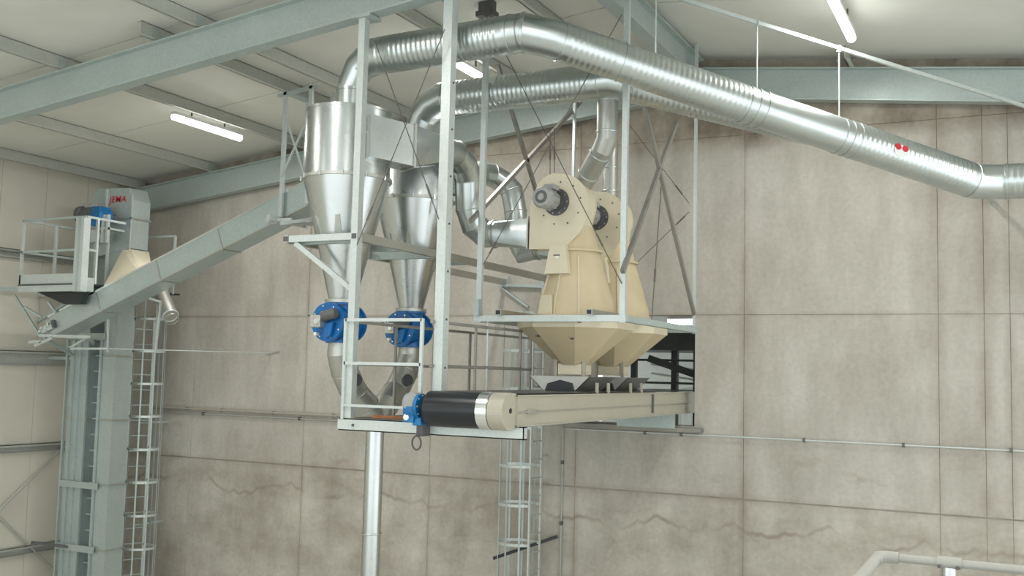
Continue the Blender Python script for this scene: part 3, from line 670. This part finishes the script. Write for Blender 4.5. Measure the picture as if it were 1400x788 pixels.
for (p, q) in (((880, 141), (949, 430)), ((911, 205), (851, 372))): MB().bar(PX(*p, FX1+.05), PX(*q, FX1+.05), .05, .06).build('brace_bar', 'brace', sf)
MB().bar(PX(911, 205, FX1+.05), PX(925, 168, FX1+.05), .05, .06).build('brace_bar', 'brace', sf)
rope('brace_rope', PY(664, 20, FY0-.05), PY(850, 388, FY0-.05), sf); rope('brace_rope', PY(850, 20, FY0-.05), PY(661, 362, FY0-.05), sf, buckle=.93)
rope('brace_rope', PY(852, 160, FY1), PY(942, 278, FY1), sf, .006); rope('brace_rope', PY(868, 362, FY1), PY(942, 290, FY1), sf, .006)
rope('hanger_rope', PX(906, 225, FX1), PX(891, 438, FX1), sf, .007, buckle=.72)
for px in (752, 758): rope('hanger_rope', PY(px, 175, 12.9), PY(px, 245, 12.9), sf, .006, buckle=.5)
MB().cyl(PY(667, 437, FY0), (PY(667, 437, FY0).x, FY0, 4.1), .014, n=8).build('drop_rod', 'pale', sf)
MB().box(FX0-.02, FX0+.04, FY0-.1, FY0, 5.40, 5.62).build('cleat', 'steel', sf)

# ================================================================ BELT CONVEYOR
bc = thing('belt_conveyor', (-5.4, 12.5, 4.09), 'beige-sided belt conveyor with black head drum running into the wall opening', 'conveyor')
DY, DZ, DR = 9.86, 4.25, .195
XS = -4.86
MB().lathe((-5.90, DY, DZ), (1, 0, 0), [(DR-.03, 0), (DR, .03), (DR+.003, .4), (DR, .70)], 48).build('belt_drum', 'black', bc, 30)
MB().lathe((-5.215, DY, DZ), (1, 0, 0), [(DR+.008, 0), (DR+.008, .13)], 48).build('end_band', 'chrome', bc, 30)
nose = [(XS-.22, DY+DR*math.sin(a), DZ-DR*math.cos(a)) for a in [PI+PI*k/16 for k in range(17)]]
nose = [(XS-.22, DY-DR*1.03*math.sin(PI*k/18), DZ+DR*1.03*math.cos(PI*k/18)) for k in range(19)]
MB().prism(nose+[(XS-.22, 9.998, DZ-DR*.95), (XS-.22, 10.0, DZ+DR*.98)], (.185, 0, 0)).build('end_plate', 'beige', bc, bevel=.006)
MB().cyl((XS-.05, DY, DZ+.01), (XS-.028, DY, DZ+.01), .028, n=16).build('shaft_hole', 'black', bc)
for X in (XS-.03, -5.87): 
    s = MB().box(X-.02, X+.02, 9.985, 17.5, 4.09, 4.42).box(X-.03, X+.035, 9.985, 17.5, 4.41, 4.425).box(X-.03, X+.035, 9.985, 17.5, 4.085, 4.10).build('side_plate', 'beige', bc)
    MB().box(X+.02, X+.032, 9.985, 17.5, 4.235, 4.25).build('fold_line', 'dull', s)
    MB().box(X+.018, X+.045, 14.4, 14.45, 4.13, 4.4).build('joint_plate', 'greyd', s)
MB().box(-5.85, XS-.05, 9.9, 17.5, 4.432, 4.445).build('belt', 'black', bc); MB().box(-5.85, XS-.05, 10.1, 17.5, 4.105, 4.117).build('belt_return', 'black', bc)
MB().box(XS-.02, XS+.02, 10.2, 10.42, 4.22, 4.27).cyl((XS, 10.15, 4.245), (XS, 10.5, 4.245), .015, n=8).build('tension_screw', 'dull', bc)
for Y in (12.35, 12.75, 13.6, 14.05): MB().box(XS-.06, XS-.03, Y-.02, Y+.02, 4.40, 4.56).build('skirt_bracket', 'beige', bc)
for Y in (15.6,): MB().box(-5.85, XS-.05, Y, Y+.08, 3.86, 4.10).build('support_leg', 'steel', bc)
MB().box(-5.85, XS-.02, 10.02, 10.08, 4.088, 4.104).build('head_support', 'steel', bc)
# gear motor at the drum's far end
gm = MB().lathe((-6.020, DY-.03, DZ+.02), (1, 0, 0), [(.12, 0), (.14, .02), (.14, .055)], 28).lathe((-6.140, DY-.03, DZ-.03), (1, 0, 0), [(.08, 0), (.11, .03), (.11, .13)], 24).build('gear_motor', 'bluem', bc, 30)
MB().box(-6.160, -6.020, DY-.12, DY+.06, DZ-.16, DZ+.02).box(-6.050, -5.940, DY-.09, DY+.02, DZ-.19, DZ-.10).build('gearbox', 'bluem', gm, bevel=.012)
MB().cyl((-6.170, DY-.05, DZ-.10), (-6.155, DY-.05, DZ-.10), .04, n=16).build('rating_plate', 'white', gm)
MB().cyl((-6.110, DY-.128, DZ-.1), (-6.110, DY-.115, DZ-.1), .035, n=16).build('oil_sight', 'white', gm)
MB().lathe((-6.080, DY+.112, DZ+.06), (0, -1, 0), [(.10, 0), (.11, .02), (.11, .2), (.08, .24)], 24).build('motor_cowl', 'grey', gm, 30)
MB().cyl((-5.970, DY-.03, DZ+.02), (-5.880, DY-.03, DZ+.02), .05, n=16).build('drum_shaft', 'greyd', gm, 30)
for k in range(8):
    a = 2*PI*k/8; MB().cyl((-5.968, DY-.03+.115*math.cos(a), DZ+.02+.115*math.sin(a)), (-5.950, DY-.03+.115*math.cos(a), DZ+.02+.115*math.sin(a)), .012, n=6).build('bolt', 'dull', gm)
MB().box(-6.035, -5.955, DY-.02, DY+.142, 3.94, 4.064).build('torque_bracket', 'greyd', bc)
MB().torus((-6.010, DY-.05, 3.87), (.35, 1, 0), .075, .011, 24, 6).build('pull_ring', 'greyd', bc, 60)
# feed chutes on the belt under the spouts
def chute(Y, label):
    t = thing('feed_chute', (TX, Y, 4.44), label, 'chute', 'grey feed chutes on the belt')
    y0, y1 = Y-.46, Y+.46; zt, zb = 4.635, 4.438; a, b = .46, .25
    def sh(p, v, nm='side_sheet', mat='dull'): MB().prism(p, v).build(nm, mat, t)
    sh([(TX-a, y0, zt), (TX+a-.05, y0, zt), (TX+b-.05, y0, zb), (TX-b, y0, zb)], (0, .012, 0), 'front_sheet')
    sh([(TX-a, y0, zt), (TX-a, y1, zt), (TX-b, y1, zb), (TX-b, y0, zb)], (.012, 0, 0)); sh([(TX+a-.05, y0, zt), (TX+a-.05, y1, zt), (TX+b-.05, y1, zb), (TX+b-.05, y0, zb)], (-.012, 0, 0))
    sh([(TX-.22, y0-.006, zb), (TX+.2, y0-.006, zb), (TX+.17, y0-.006, zb+.11), (TX, y0-.006, zb+.15), (TX-.18, y0-.006, zb+.10)], (0, -.012, 0), 'rubber_flap', 'black')
chute(12.85, 'grey trough chute with black rubber flap under the front tank spout'); chute(14.3, 'grey trough chute with black rubber flap under the rear tank spout')

# ================================================================ LADDERS
def ladder(label, p, along, out, z0, z1, half, R, rung, hoop, hz0, nst, mat='pale', name='caged_ladder'):
    """p ground point at ladder centre, along = stile direction, out = towards the cage"""
    t = thing(name, (p[0], p[1], z0), label, 'ladder'); p = V((p[0], p[1], 0)); al = V(along).normalized(); ou = V(out).normalized()
    for s in (-1, 1): MB().bar(p+al*half*s+V((0, 0, z0)), p+al*half*s+V((0, 0, z1)), .045, .025, up=ou).build('stile', mat, t)
    z = z0+.25
    while z < z1: MB().cyl(p-al*half+V((0, 0, z)), p+al*half+V((0, 0, z)), .013, n=8).build('rung', 'steel', t); z += rung
    c = p+ou*R*.95; z = hz0
    def hp(a): return c-ou*R*math.cos(a)+al*R*math.sin(a)*.95
    angs = [math.radians(45+270*k/20) for k in range(21)]
    while z < z1+.6:
        ring = [p+al*half]+[hp(a) for a in angs]+[p-al*half]; vs = []
        for q in ring: vs += [q+V((0, 0, z-.022)), q+V((0, 0, z+.022))]
        fs = [(2*i, 2*i+2, 2*i+3, 2*i+1) for i in range(len(ring)-1)]
        o = MB().add(vs, fs).build('cage_hoop', mat, t); md = o.modifiers.new('solid', 'SOLIDIFY'); md.thickness = .008
        z += hoop
    for k in range(nst):
        a = math.radians(60+240*k/(nst-1)); q = hp(a); d = (q-c).normalized(); MB().bar(q+V((0, 0, hz0-.02)), q+V((0, 0, min(z-hoop, z1+.6)+.02)), .03, .006, up=d).build('cage_strap', 'steel', t)
    return t, c
la = PX(727, 640, -7.24); lb = PX(744, 640, -7.24); ly = 15.58
lt, lc = ladder('caged galvanised ladder rising to the hung platform at the wall', (-7.24, ly), (0, 1, 0), (-1, 0, 0), 0, 5.2, .21, .33, .30, .63, .62, 7)
for z in (1.0, 3.3): MB().bar((-7.24, ly+.2, z), (-7.24, YB-.001, z), .03, .04).build('wall_tie', 'steel', lt)
MB().bar(PY(674, 764, ly-.15), PY(762, 734, YB-.02), .03, .05).build('wall_tie', 'blackst', lt)

YC = 12.85
# ================================================================ BUCKET ELEVATOR
ey0 = 14.1; ey1 = 14.55
ex0, ex1 = PY(122, 300, ey0).x, PY(180, 300, ey0).x
def ez(y, x=160): return PY(x, y, ey0).z
el = thing('bucket_elevator', ((ex0+ex1)/2, (ey0+ey1)/2, 0), 'tall grey twin-leg bucket elevator with lettered head in the hall corner', 'elevator')
zt_, zm = ez(258), ez(300)
zh0 = ez(345)
hd_ = [(ex0, ey0, zh0), (ex1, ey0, zh0), (ex1, ey0, ez(285)), (ex1-.02, ey0, ez(264)), (ex1-.10, ey0, zt_), (ex0+.18, ey0, zt_), (ex0, ey0, ez(280))]
hcap = [(ex0, ey0, ez(300)), (ex1, ey0, ez(300)), (ex1, ey0, ez(275)), (ex1-.10, ey0, ez(258)), (ex0+.18, ey0, ez(256)), (ex0, ey0, ez(278))]
hbot = [(ex0+.04, ey0+.02, ez(352)), (ex1, ey0+.02, ez(340)), (ex1, ey0+.02, ez(300)), (ex0, ey0+.02, ez(300))]
hdo = MB().prism(hcap, (0, ey1-ey0, 0)).build('head_hood', 'box', el, bevel=.01)
MB().prism(hbot, (0, ey1-ey0-.04, 0)).build('head_body', 'box', el)
xs = PY(146, 280, ey0).x; MB().box(xs-.02, xs+.02, ey0-.03, ey0+.0, ez(300), ez(258)).build('seam_flange', 'pale', hdo)
MB().box(ex0-.02, ex1+.02, ey0-.02, ey1+.02, ez(301), ez(298.5)).build('hood_flange', 'dull', hdo)
MB().box(ex1-.015, ex1+.015, ey0-.02, ey0, zh0+.02, ez(268)).build('seam_flange', 'pale', hdo)
cv = bpy.data.curves.new('lettering', 'FONT'); cv.body = 'JEMA'; cv.extrude = .004; cv.offset = .012; cv.align_x = 'CENTER'; cv.align_y = 'CENTER'; cv.shear = .1; cv.space_character = 1.12
to = bpy.data.objects.new('lettering', cv); COL.objects.link(to)
me = bpy.data.meshes.new_from_object(to); bpy.data.objects.remove(to); me.materials.clear(); me.materials.append(M['red'])
lt_ = bpy.data.objects.new('lettering', me); COL.objects.link(lt_); lt_.parent = hdo
w_ = max(v.co.x for v in me.vertices)-min(v.co.x for v in me.vertices)
pa, pb = PY(149, 274, ey0-.01), PY(172.5, 272, ey0-.01)
k = (pb.x-pa.x)/w_; lt_.scale = (k, k*.95, k); lt_.rotation_euler = (PI/2, 0, 0); lt_.location = V(((pa.x+pb.x)/2, ey0-.008, (pa.z+pb.z)/2))-ORG[el.name]
lt_['label'] = 'red JEMA lettering'
# legs
zleg = ez(352)
lx = [(PY(88, 600, ey0).x, PY(113, 600, ey0).x), (PY(133, 600, ey0).x, PY(150, 600, ey0).x)]
for a, b in lx:
    g = MB().box(a, b, ey0+.03, ey1-.02, 0, zleg+.2).build('leg_casing', 'box', el)
    for z in (1.2, 2.4, 3.6, 4.8, 6.0):
        MB().box(a-.03, b+.03, ey0, ey1+.01, z-.012, z+.012).build('leg_flange', 'dull', g)
gx0, gx1 = lx[0][1], lx[1][0]
z = .3
while z < 5.3: MB().box(gx0, gx1, ey0+.18, ey0+.21, z-.015, z+.015).build('inner_rung', 'steel', el); z += .3
for X in (gx0+.02, gx1-.03, lx[0][0]-.05, lx[0][0]+.13, lx[0][0]+.3): MB().box(X-.015, X+.015, ey0-.02, ey0+.03, 0, 5.15).build('angle_post', 'steel', el)
MB().box(gx0-.02, gx1+.02, ey1-.1, ey1-.08, 0, 5.6).build('rear_sheet', 'box', el)
for yy, zz in ((460, 4.7), (663, 2.5), (750, 1.4)):
    z = PY(110, yy, ey0).z; MB().box(lx[0][0]-.04, lx[1][0]+.1, ey0-.05, ey0-.02, z-.06, z+.06).build('cross_plate', 'box', el)
a = PY(43, 742, ey0-.3); b = PY(100, 749, ey0); MB().bar(a, b, .04, .05).build('wall_stay', 'greyd', el)
MB().box(lx[0][0], XL+.1 if False else lx[0][0]+.02, ey0+.2, ey0+.24, 4.7, 4.76).bar((lx[0][0], ey0+.2, 4.74), (XL, ey0+.2, 4.74), .05, .06).build('wall_stay', 'steel', el)
# drive
gz = ez(297); gxx = PY(137, 297, ey0-.35).x
dr = MB().box(gxx-.13, gxx+.10, ey0-.46, ey0-.18, gz-.22, gz+.14).lathe((gxx, ey0-.48, gz-.02), (0, 1, 0), [(.12, 0), (.15, .03), (.15, .3)], 20).build('drive_gearbox', 'bluem', el, bevel=.015)
MB().lathe((gxx-.12, ey0-.32, gz+.02), (-1, 0, 0), [(.12, 0), (.15, .03), (.15, .34), (.165, .35), (.165, .44), (.12, .47)], 20).build('drive_motor', 'greyd', dr, 30)
MB().box(gxx-.38, gxx-.18, ey0-.40, ey0-.24, gz+.14, gz+.22).build('terminal_box', 'grey', dr)
MB().cyl((gxx+.0, ey0-.18, gz-.02), (gxx, ey0, gz-.02), .07, n=16).build('drive_shaft', 'greyd', dr, 30)
MB().box(gxx+.12, gxx+.17, ey0-.42, ey0-.36, gz-.55, gz-.02).box(gxx+.24, gxx+.28, ey0-.42, ey0-.36, gz-.55, gz-.02).box(gxx+.12, gxx+.28, ey0-.41, ey0, gz-.30, gz-.26).build('drive_bracket', 'pale', dr)
MB().lathe((gxx-.05, ey0-.46, gz-.42), (0, 1, 0), [(.12, 0), (.14, .04), (.14, .2)], 20).build('hold_back', 'pale', dr, 30)
# discharge chute
ch = MB()
tA = [(ex0+.35, ey0+.02), (ex1+.0, ey0+.02), (ex1+.0, ey1-.02), (ex0+.35, ey1-.02)]
zc0 = ez(352)
cA = [V((ex1-.20, ey0+.0, ez(341, 178))), V((ex1+.03, ey0+.0, ez(341, 178))), V((ex1+.03, ey1, ez(341, 178))), V((ex1-.20, ey1, ez(341, 178)))]
cl_, cr_ = PY(142, 392, 12.25), PY(200, 372, 12.25)
zl = 6.0
cB = [PY(139, 396, YC+.04), PY(192, 374, YC+.04), PY(208, 370, YC+.38), PY(158, 394, YC+.38)]
MB().loft([cA, cB]).build('discharge_chute', 'cream2', el, bevel=.008)
cC = [p+V((0, 0, .04)) for p in cA]
# platform of the elevator
px0, px1, py0, py1 = -16.12, -14.52, 12.6, 14.05
zd = 6.03
ep = thing('service_platform', (-15.3, 13.3, zd), 'railed service platform around the elevator head', 'platform')
MB().box(px0, px1, py0, py1, zd-.03, zd).build('deck', 'blackst', ep)
MB().box(px0, px1, py0-.02, py0, zd-.14, zd+.17).build('toe_plate', 'pale', ep); MB().box(px1, px1+.02, py0, py0+.21, zd-.14, zd+.10).build('toe_plate', 'steel', ep)
MB().box(px0, px1, py0-.035, py0-.02, zd-.03, zd+.0).build('edge_strip', 'greyd', ep)
MB().prism([(px0+.1, py0+.05, zd-.04), (px1, py0+.05, zd-.04), (px1-.1, py0+.05, zd-.36), (px1-.5, py0+.05, zd-.36)], (0, .12, 0)).build('knee_sheet', 'blackst', ep)
MB().box(px1-.17, px1+.03, py0-.08, py0+.06, zd-.15, zd+1.13).build('corner_column', 'pale', ep)
MB().box(px1-.10, px1-.04, py0-.085, py0-.08, zd-.15, zd+1.13).build('column_groove', 'steel', ep)
zr_ = (zd+1.15, zd+.58)
for z in zr_:
    MB().box(px0, px1, py0-.02, py0+.015, z-.02, z+.02).build('rail', 'steel', ep); MB().box(px1-.015, px1+.02, py0, py0+(.85 if z > zd+1 else .26), z-.02, z+.02).build('rail', 'steel', ep)
    MB().box(px0-.0, px0+.035, py0, py1, z-.02, z+.02).build('rail', 'steel', ep); MB().box(px0, ex0, py1-.03, py1, z-.02, z+.02).build('rail', 'dull', ep)
for X, Y in ((px0+.015, py0), (px0+.015, py1-.02), (px1, py0+.24), (px0+.015, py0+.7), (px0+.55, py1-.02)): MB().box(X-.025, X+.025, Y-.02, Y+.02, zd, zd+1.15).build('post', 'pale', ep)
MB().box(ex1+.05, PY(238, 323, ey0+.7).x+.03, ey0+.5, ey0+.9, zd-.03, zd).build('deck', 'blackst', ep)
a, b = PY(203, 315, ey0+.7), PY(240, 323, ey0+.7)
for dz in (0, -.55): MB().bar((a.x, a.y, b.z+dz), (b.x, b.y, b.z+dz), .03, .035).build('rail', 'steel', ep)
MB().box(b.x-.02, b.x+.02, b.y-.02, b.y+.02, zd-.02, b.z).build('post', 'steel', ep)
for (X, Y) in ((px0+.1, py1-.1), ): MB().bar((X, Y, zd-.02), (XL+.02, Y, zd-.6), .05, .05).build('knee_strut', 'steel', ep)
MB().bar((px0, py0+.2, zd-.06), (XL, py0+.2, zd-.06), .06, .08).build('wall_beam', 'steel', ep); MB().bar((px0, py1-.1, zd-.06), (XL, py1-.1, zd-.06), .06, .08).build('wall_beam', 'steel', ep)
# elevator ladder
pc = PY(190, 600, 15.05)
lt2, lc2 = ladder('caged galvanised ladder beside the bucket elevator in the corner', (pc.x-.17, 15.2), (.45, 1, 0), (1, -.45, 0), 0, 5.6, .2, .33, .30, .63, .5, 7)
for z in (1.5, 3.5): MB().bar((pc.x-.2, 15.25, z), (pc.x-.2, YB-.001, z), .03, .04).build('wall_tie', 'steel', lt2)
# ================================================================ INCLINED CONVEYOR
ic = thing('inclined_conveyor', (-14.6, 12.2, 5.0), 'long grey box conveyor sloping up from the elevator to the cyclones', 'conveyor')
I0, I1 = PY(66, 433, YC), PY(420, 247, YC); dI = (I1-I0).normalized(); I1 = I1+dI*1.2; nI = V((-dI.z, 0, dI.x)); HH, WW = .385, .42
def IP(s, y, n): return V((I0.x, 0, I0.z))+dI*s+V((0, YC+y, 0))+nI*n
LL = (I1-I0).length
def ibox(s0, s1, y0, y1, n0, n1): return MB().add([IP(s, y, n) for s in (s0, s1) for y in (y0, y1) for n in (n0, n1)], [(0, 1, 3, 2), (4, 6, 7, 5), (0, 4, 5, 1), (2, 3, 7, 6), (0, 2, 6, 4), (1, 5, 7, 3)])
seg = [0, 1.25, 2.7, 4.1, LL]
for a, b in zip(seg, seg[1:]): ibox(a+.003, b-.003, 0, WW, -HH, 0).build('casing_section', 'box', ic)
for s in seg[1:-1]:
    ibox(s-.012, s+.012, -.012, WW+.012, -HH-.012, .012).build('joint_strap', 'dull', ic)
ibox(0, LL, -.02, .0, -.02, .012).build('cover_edge', 'chrome', ic); ibox(0, LL, 0, WW, .0, .012).build('cover', 'dull', ic)
ibox(0, LL, -.015, 0, -HH, -HH+.02).build('lower_edge', 'dull', ic)
for k in range(14): ibox(.4+k*.4, .42+k*.4, .1, .12, -HH-.015, -HH).build('rivet', 'chrome', ic)
# tail end fittings
ibox(-.12, .0, .02, WW-.02, -.33, -.03).build('tail_block', 'steel', ic)
ibox(-.22, .12, -.04, -.015, -.26, -.14).build('tension_plate', 'pale', ic)
for (s, n) in ((-.12, -.17), (-.04, -.23), (.05, -.17), (-.18, -.22)): MB().cyl(IP(s, -.10, n), IP(s, -.03, n), .028, n=10).build('tension_nut', 'chrome', ic)
ibox(.12, .17, -.08, -.01, -.26, -.13).build('stop_block', 'greyd', ic)
# support cradle near the elevator
cr2 = thing('conveyor_cradle', PY(110, 478, YC+.1), 'light angle-bar cradle under the lower end of the inclined conveyor', 'bracket')
def bpx(pts, Y, w, h, nm='bar', mat='pale', par=None):
    for (a, b) in pts: MB().bar(PY(*a, Y), PY(*b, Y), w, h).build(nm, mat, par)
bpx([((20, 404), (55, 460)), ((33, 420), (57, 434)), ((66, 413), (76, 427))], YC-.05, .03, .04, 'prop_bar', 'steel', cr2)
bpx([((55, 459), (122, 461)), ((40, 468), (57, 467)), ((48, 473), (72, 462))], YC-.05, .04, .05, 'foot_bar', 'pale', cr2)
bpx([((93, 477), (148, 477)), ((148, 437), (147, 482)), ((93, 477), (118, 463))], YC+.1, .02, .035, 'frame_bar', 'pale', cr2)
bpx([((204, 408), (220, 413)), ((220, 411), (213, 481))], YC+.3, .02, .035, 'frame_bar', 'pale', cr2)
MB().cyl(PY(148, 477, YC+.3), PY(372, 483, YB-.0), .010, n=8).build('long_stay', 'pale', cr2)
MB().bar(PY(365, 484, YB), PY(382, 481, YB), .03, .03).build('stay_anchor', 'dull', cr2)
MB().bar(PY(60, 462, YC), PY(100, 486, 14.0), .05, .05).bar(PY(122, 461, YC), PY(128, 470, 14.05), .05, .05).build('tie_bar', 'steel', cr2)
# by-pass spout with ring behind the conveyor
bs = thing('bypass_spout', PY(230, 420, 13.7), 'cream-grey round spout hanging behind the inclined conveyor beside the elevator ladder', 'spout')
a, b = PY(214, 385, 13.9), PY(233, 432, 13.6)
MB().cyl(a, b, .13, n=28).build('spout_tube', 'dull', bs, 40); MB().torus(b, b-a, .13, .016, 28, 6).build('end_ring', 'pale', bs, 60); MB().torus(b+(b-a).normalized()*.09, b-a, .12, .010, 28, 6).build('hang_ring', 'dull', bs, 60)
MB().cyl(a, V((ex1-.05, ey1-.15, a.z+.05)), .13, n=28).build('side_arm', 'dull', bs, 40)
# hanger of the upper end
hg = thing('conveyor_hanger', PY(390, 290, YC-.05), 'slim cross-braced hanger holding the upper end of the inclined conveyor', 'hanger')
yh0, yh1 = YC-.07, YC+.49
xh = PY(388, 200, yh0).x
zb_ = I0.z+(xh-I0.x-HH*dI.z)*dI.z/dI.x-HH*dI.x-.012
zt2 = zr(xh)+.5
for Y in (yh0, yh1): MB().box(xh-.03, xh+.03, Y-.025, Y+.025, zb_-.06, zt2+.02).build('post', 'pale', hg)
xh2 = xh+.50
for Y in (yh0, yh1): MB().box(xh2-.03, xh2+.03, Y-.025, Y+.025, zb_+.2, zr(xh2)+.5+.02).build('post', 'pale', hg)
MB().box(xh-.2, xh+.3, yh0-.12, yh0-.06, zb_-.07, zb_-.02).box(xh-.03, xh+.03, yh0-.3, yh1+.1, zb_-.07, zb_+.014).build('cradle_bar', 'pale', hg)
MB().bar((xh-.05, yh0-.2, zb_-.1), (xh+.55, yh1+.1, zb_-.03), .06, .05).build('cradle_bar', 'dull', hg)
MB().bar((xh+.2, yh0-.25, zb_-.13), (xh+.5, yh0+.2, zb_-.0), .06, .05).build('cradle_bar', 'pale', hg)
MB().bar((xh, yh0-.03, zt2-.35), (xh2, yh0-.03, zb_+.55), .025, .03).bar((xh2, yh0-.03, zt2-.45), (xh, yh0-.03, zb_+.65), .03, .03).build('cross_brace', 'pale', hg)
MB().bar((xh, yh0, zt2-.02), (xh, yh1+.1, zt2-.02), .09, .05).bar((xh-.15, yh0, zt2-.06), (xh2+.1, yh0, zt2+.02), .05, .05).build('head_clamp', 'steel', hg)

# ================================================================ FOREGROUND HANDRAIL
fr = thing('handrail', (.3, 4.3, 2.95), 'pale tube handrail with clamp fittings at the edge of the near gantry', 'handrail')
zR = 3.985; c0 = V((-.525, 4.3, zR))
MB().cyl(c0+V((.04, 0, 0)), (2.4, 4.3, zR), .0165, n=16).build('rail', 'conduit', fr, 40)
MB().tube([c0+V((.075, 0, 0)), c0+V((.03, 0, 0)), c0+V((.0, -.03, 0)), c0+V((0, -.10, -.005))], .0235, 16).build('elbow_fitting', 'conduit', fr, 60)
MB().cyl(c0+V((0, -.05, 0)), c0+V((0, -3.6, 0)), .0205, n=16).build('rail', 'conduit', fr, 40)
xt = PY(1297, 765, 4.3).x
for X in (xt, 1.4): 
    f_ = MB().cyl((X-.04, 4.3, zR), (X+.045, 4.3, zR), .023, n=16).build('tee_fitting', 'conduit', fr, 40)
    MB().cyl((X, 4.3, zR-.08), (X, 4.3, zR-.015), .025, n=16).build('tee_socket', 'cyc', f_, 40)
    for s in (-1, 1): MB().cyl((X+s*.032, 4.268, zR-.012), (X+s*.032, 4.285, zR-.012), .007, n=8).build('grub_screw', 'greyd', f_)
    MB().cyl((X, 4.3, 2.95), (X, 4.3, zR-.06), .0195, n=16).build('post', 'pale', fr, 40)
for Y in (2.9, 1.0): MB().cyl((-.525, Y, 2.95), (-.525, Y, zR-.005), .0195, n=16).build('post', 'conduit', fr, 40)
ng = thing('near_gantry', (.8, 2, 0), 'plain steel gantry deck below the tube handrail', 'gantry')
MB().box(-.6, 2.5, .4, 4.38, 2.87, 2.95).build('deck', 'grate', ng)
for X in (-.5, 2.4):
    for Y in (.5, 4.3): MB().box(X-.05, X+.05, Y-.05, Y+.05, 0, 2.87).build('leg', 'steel', ng)
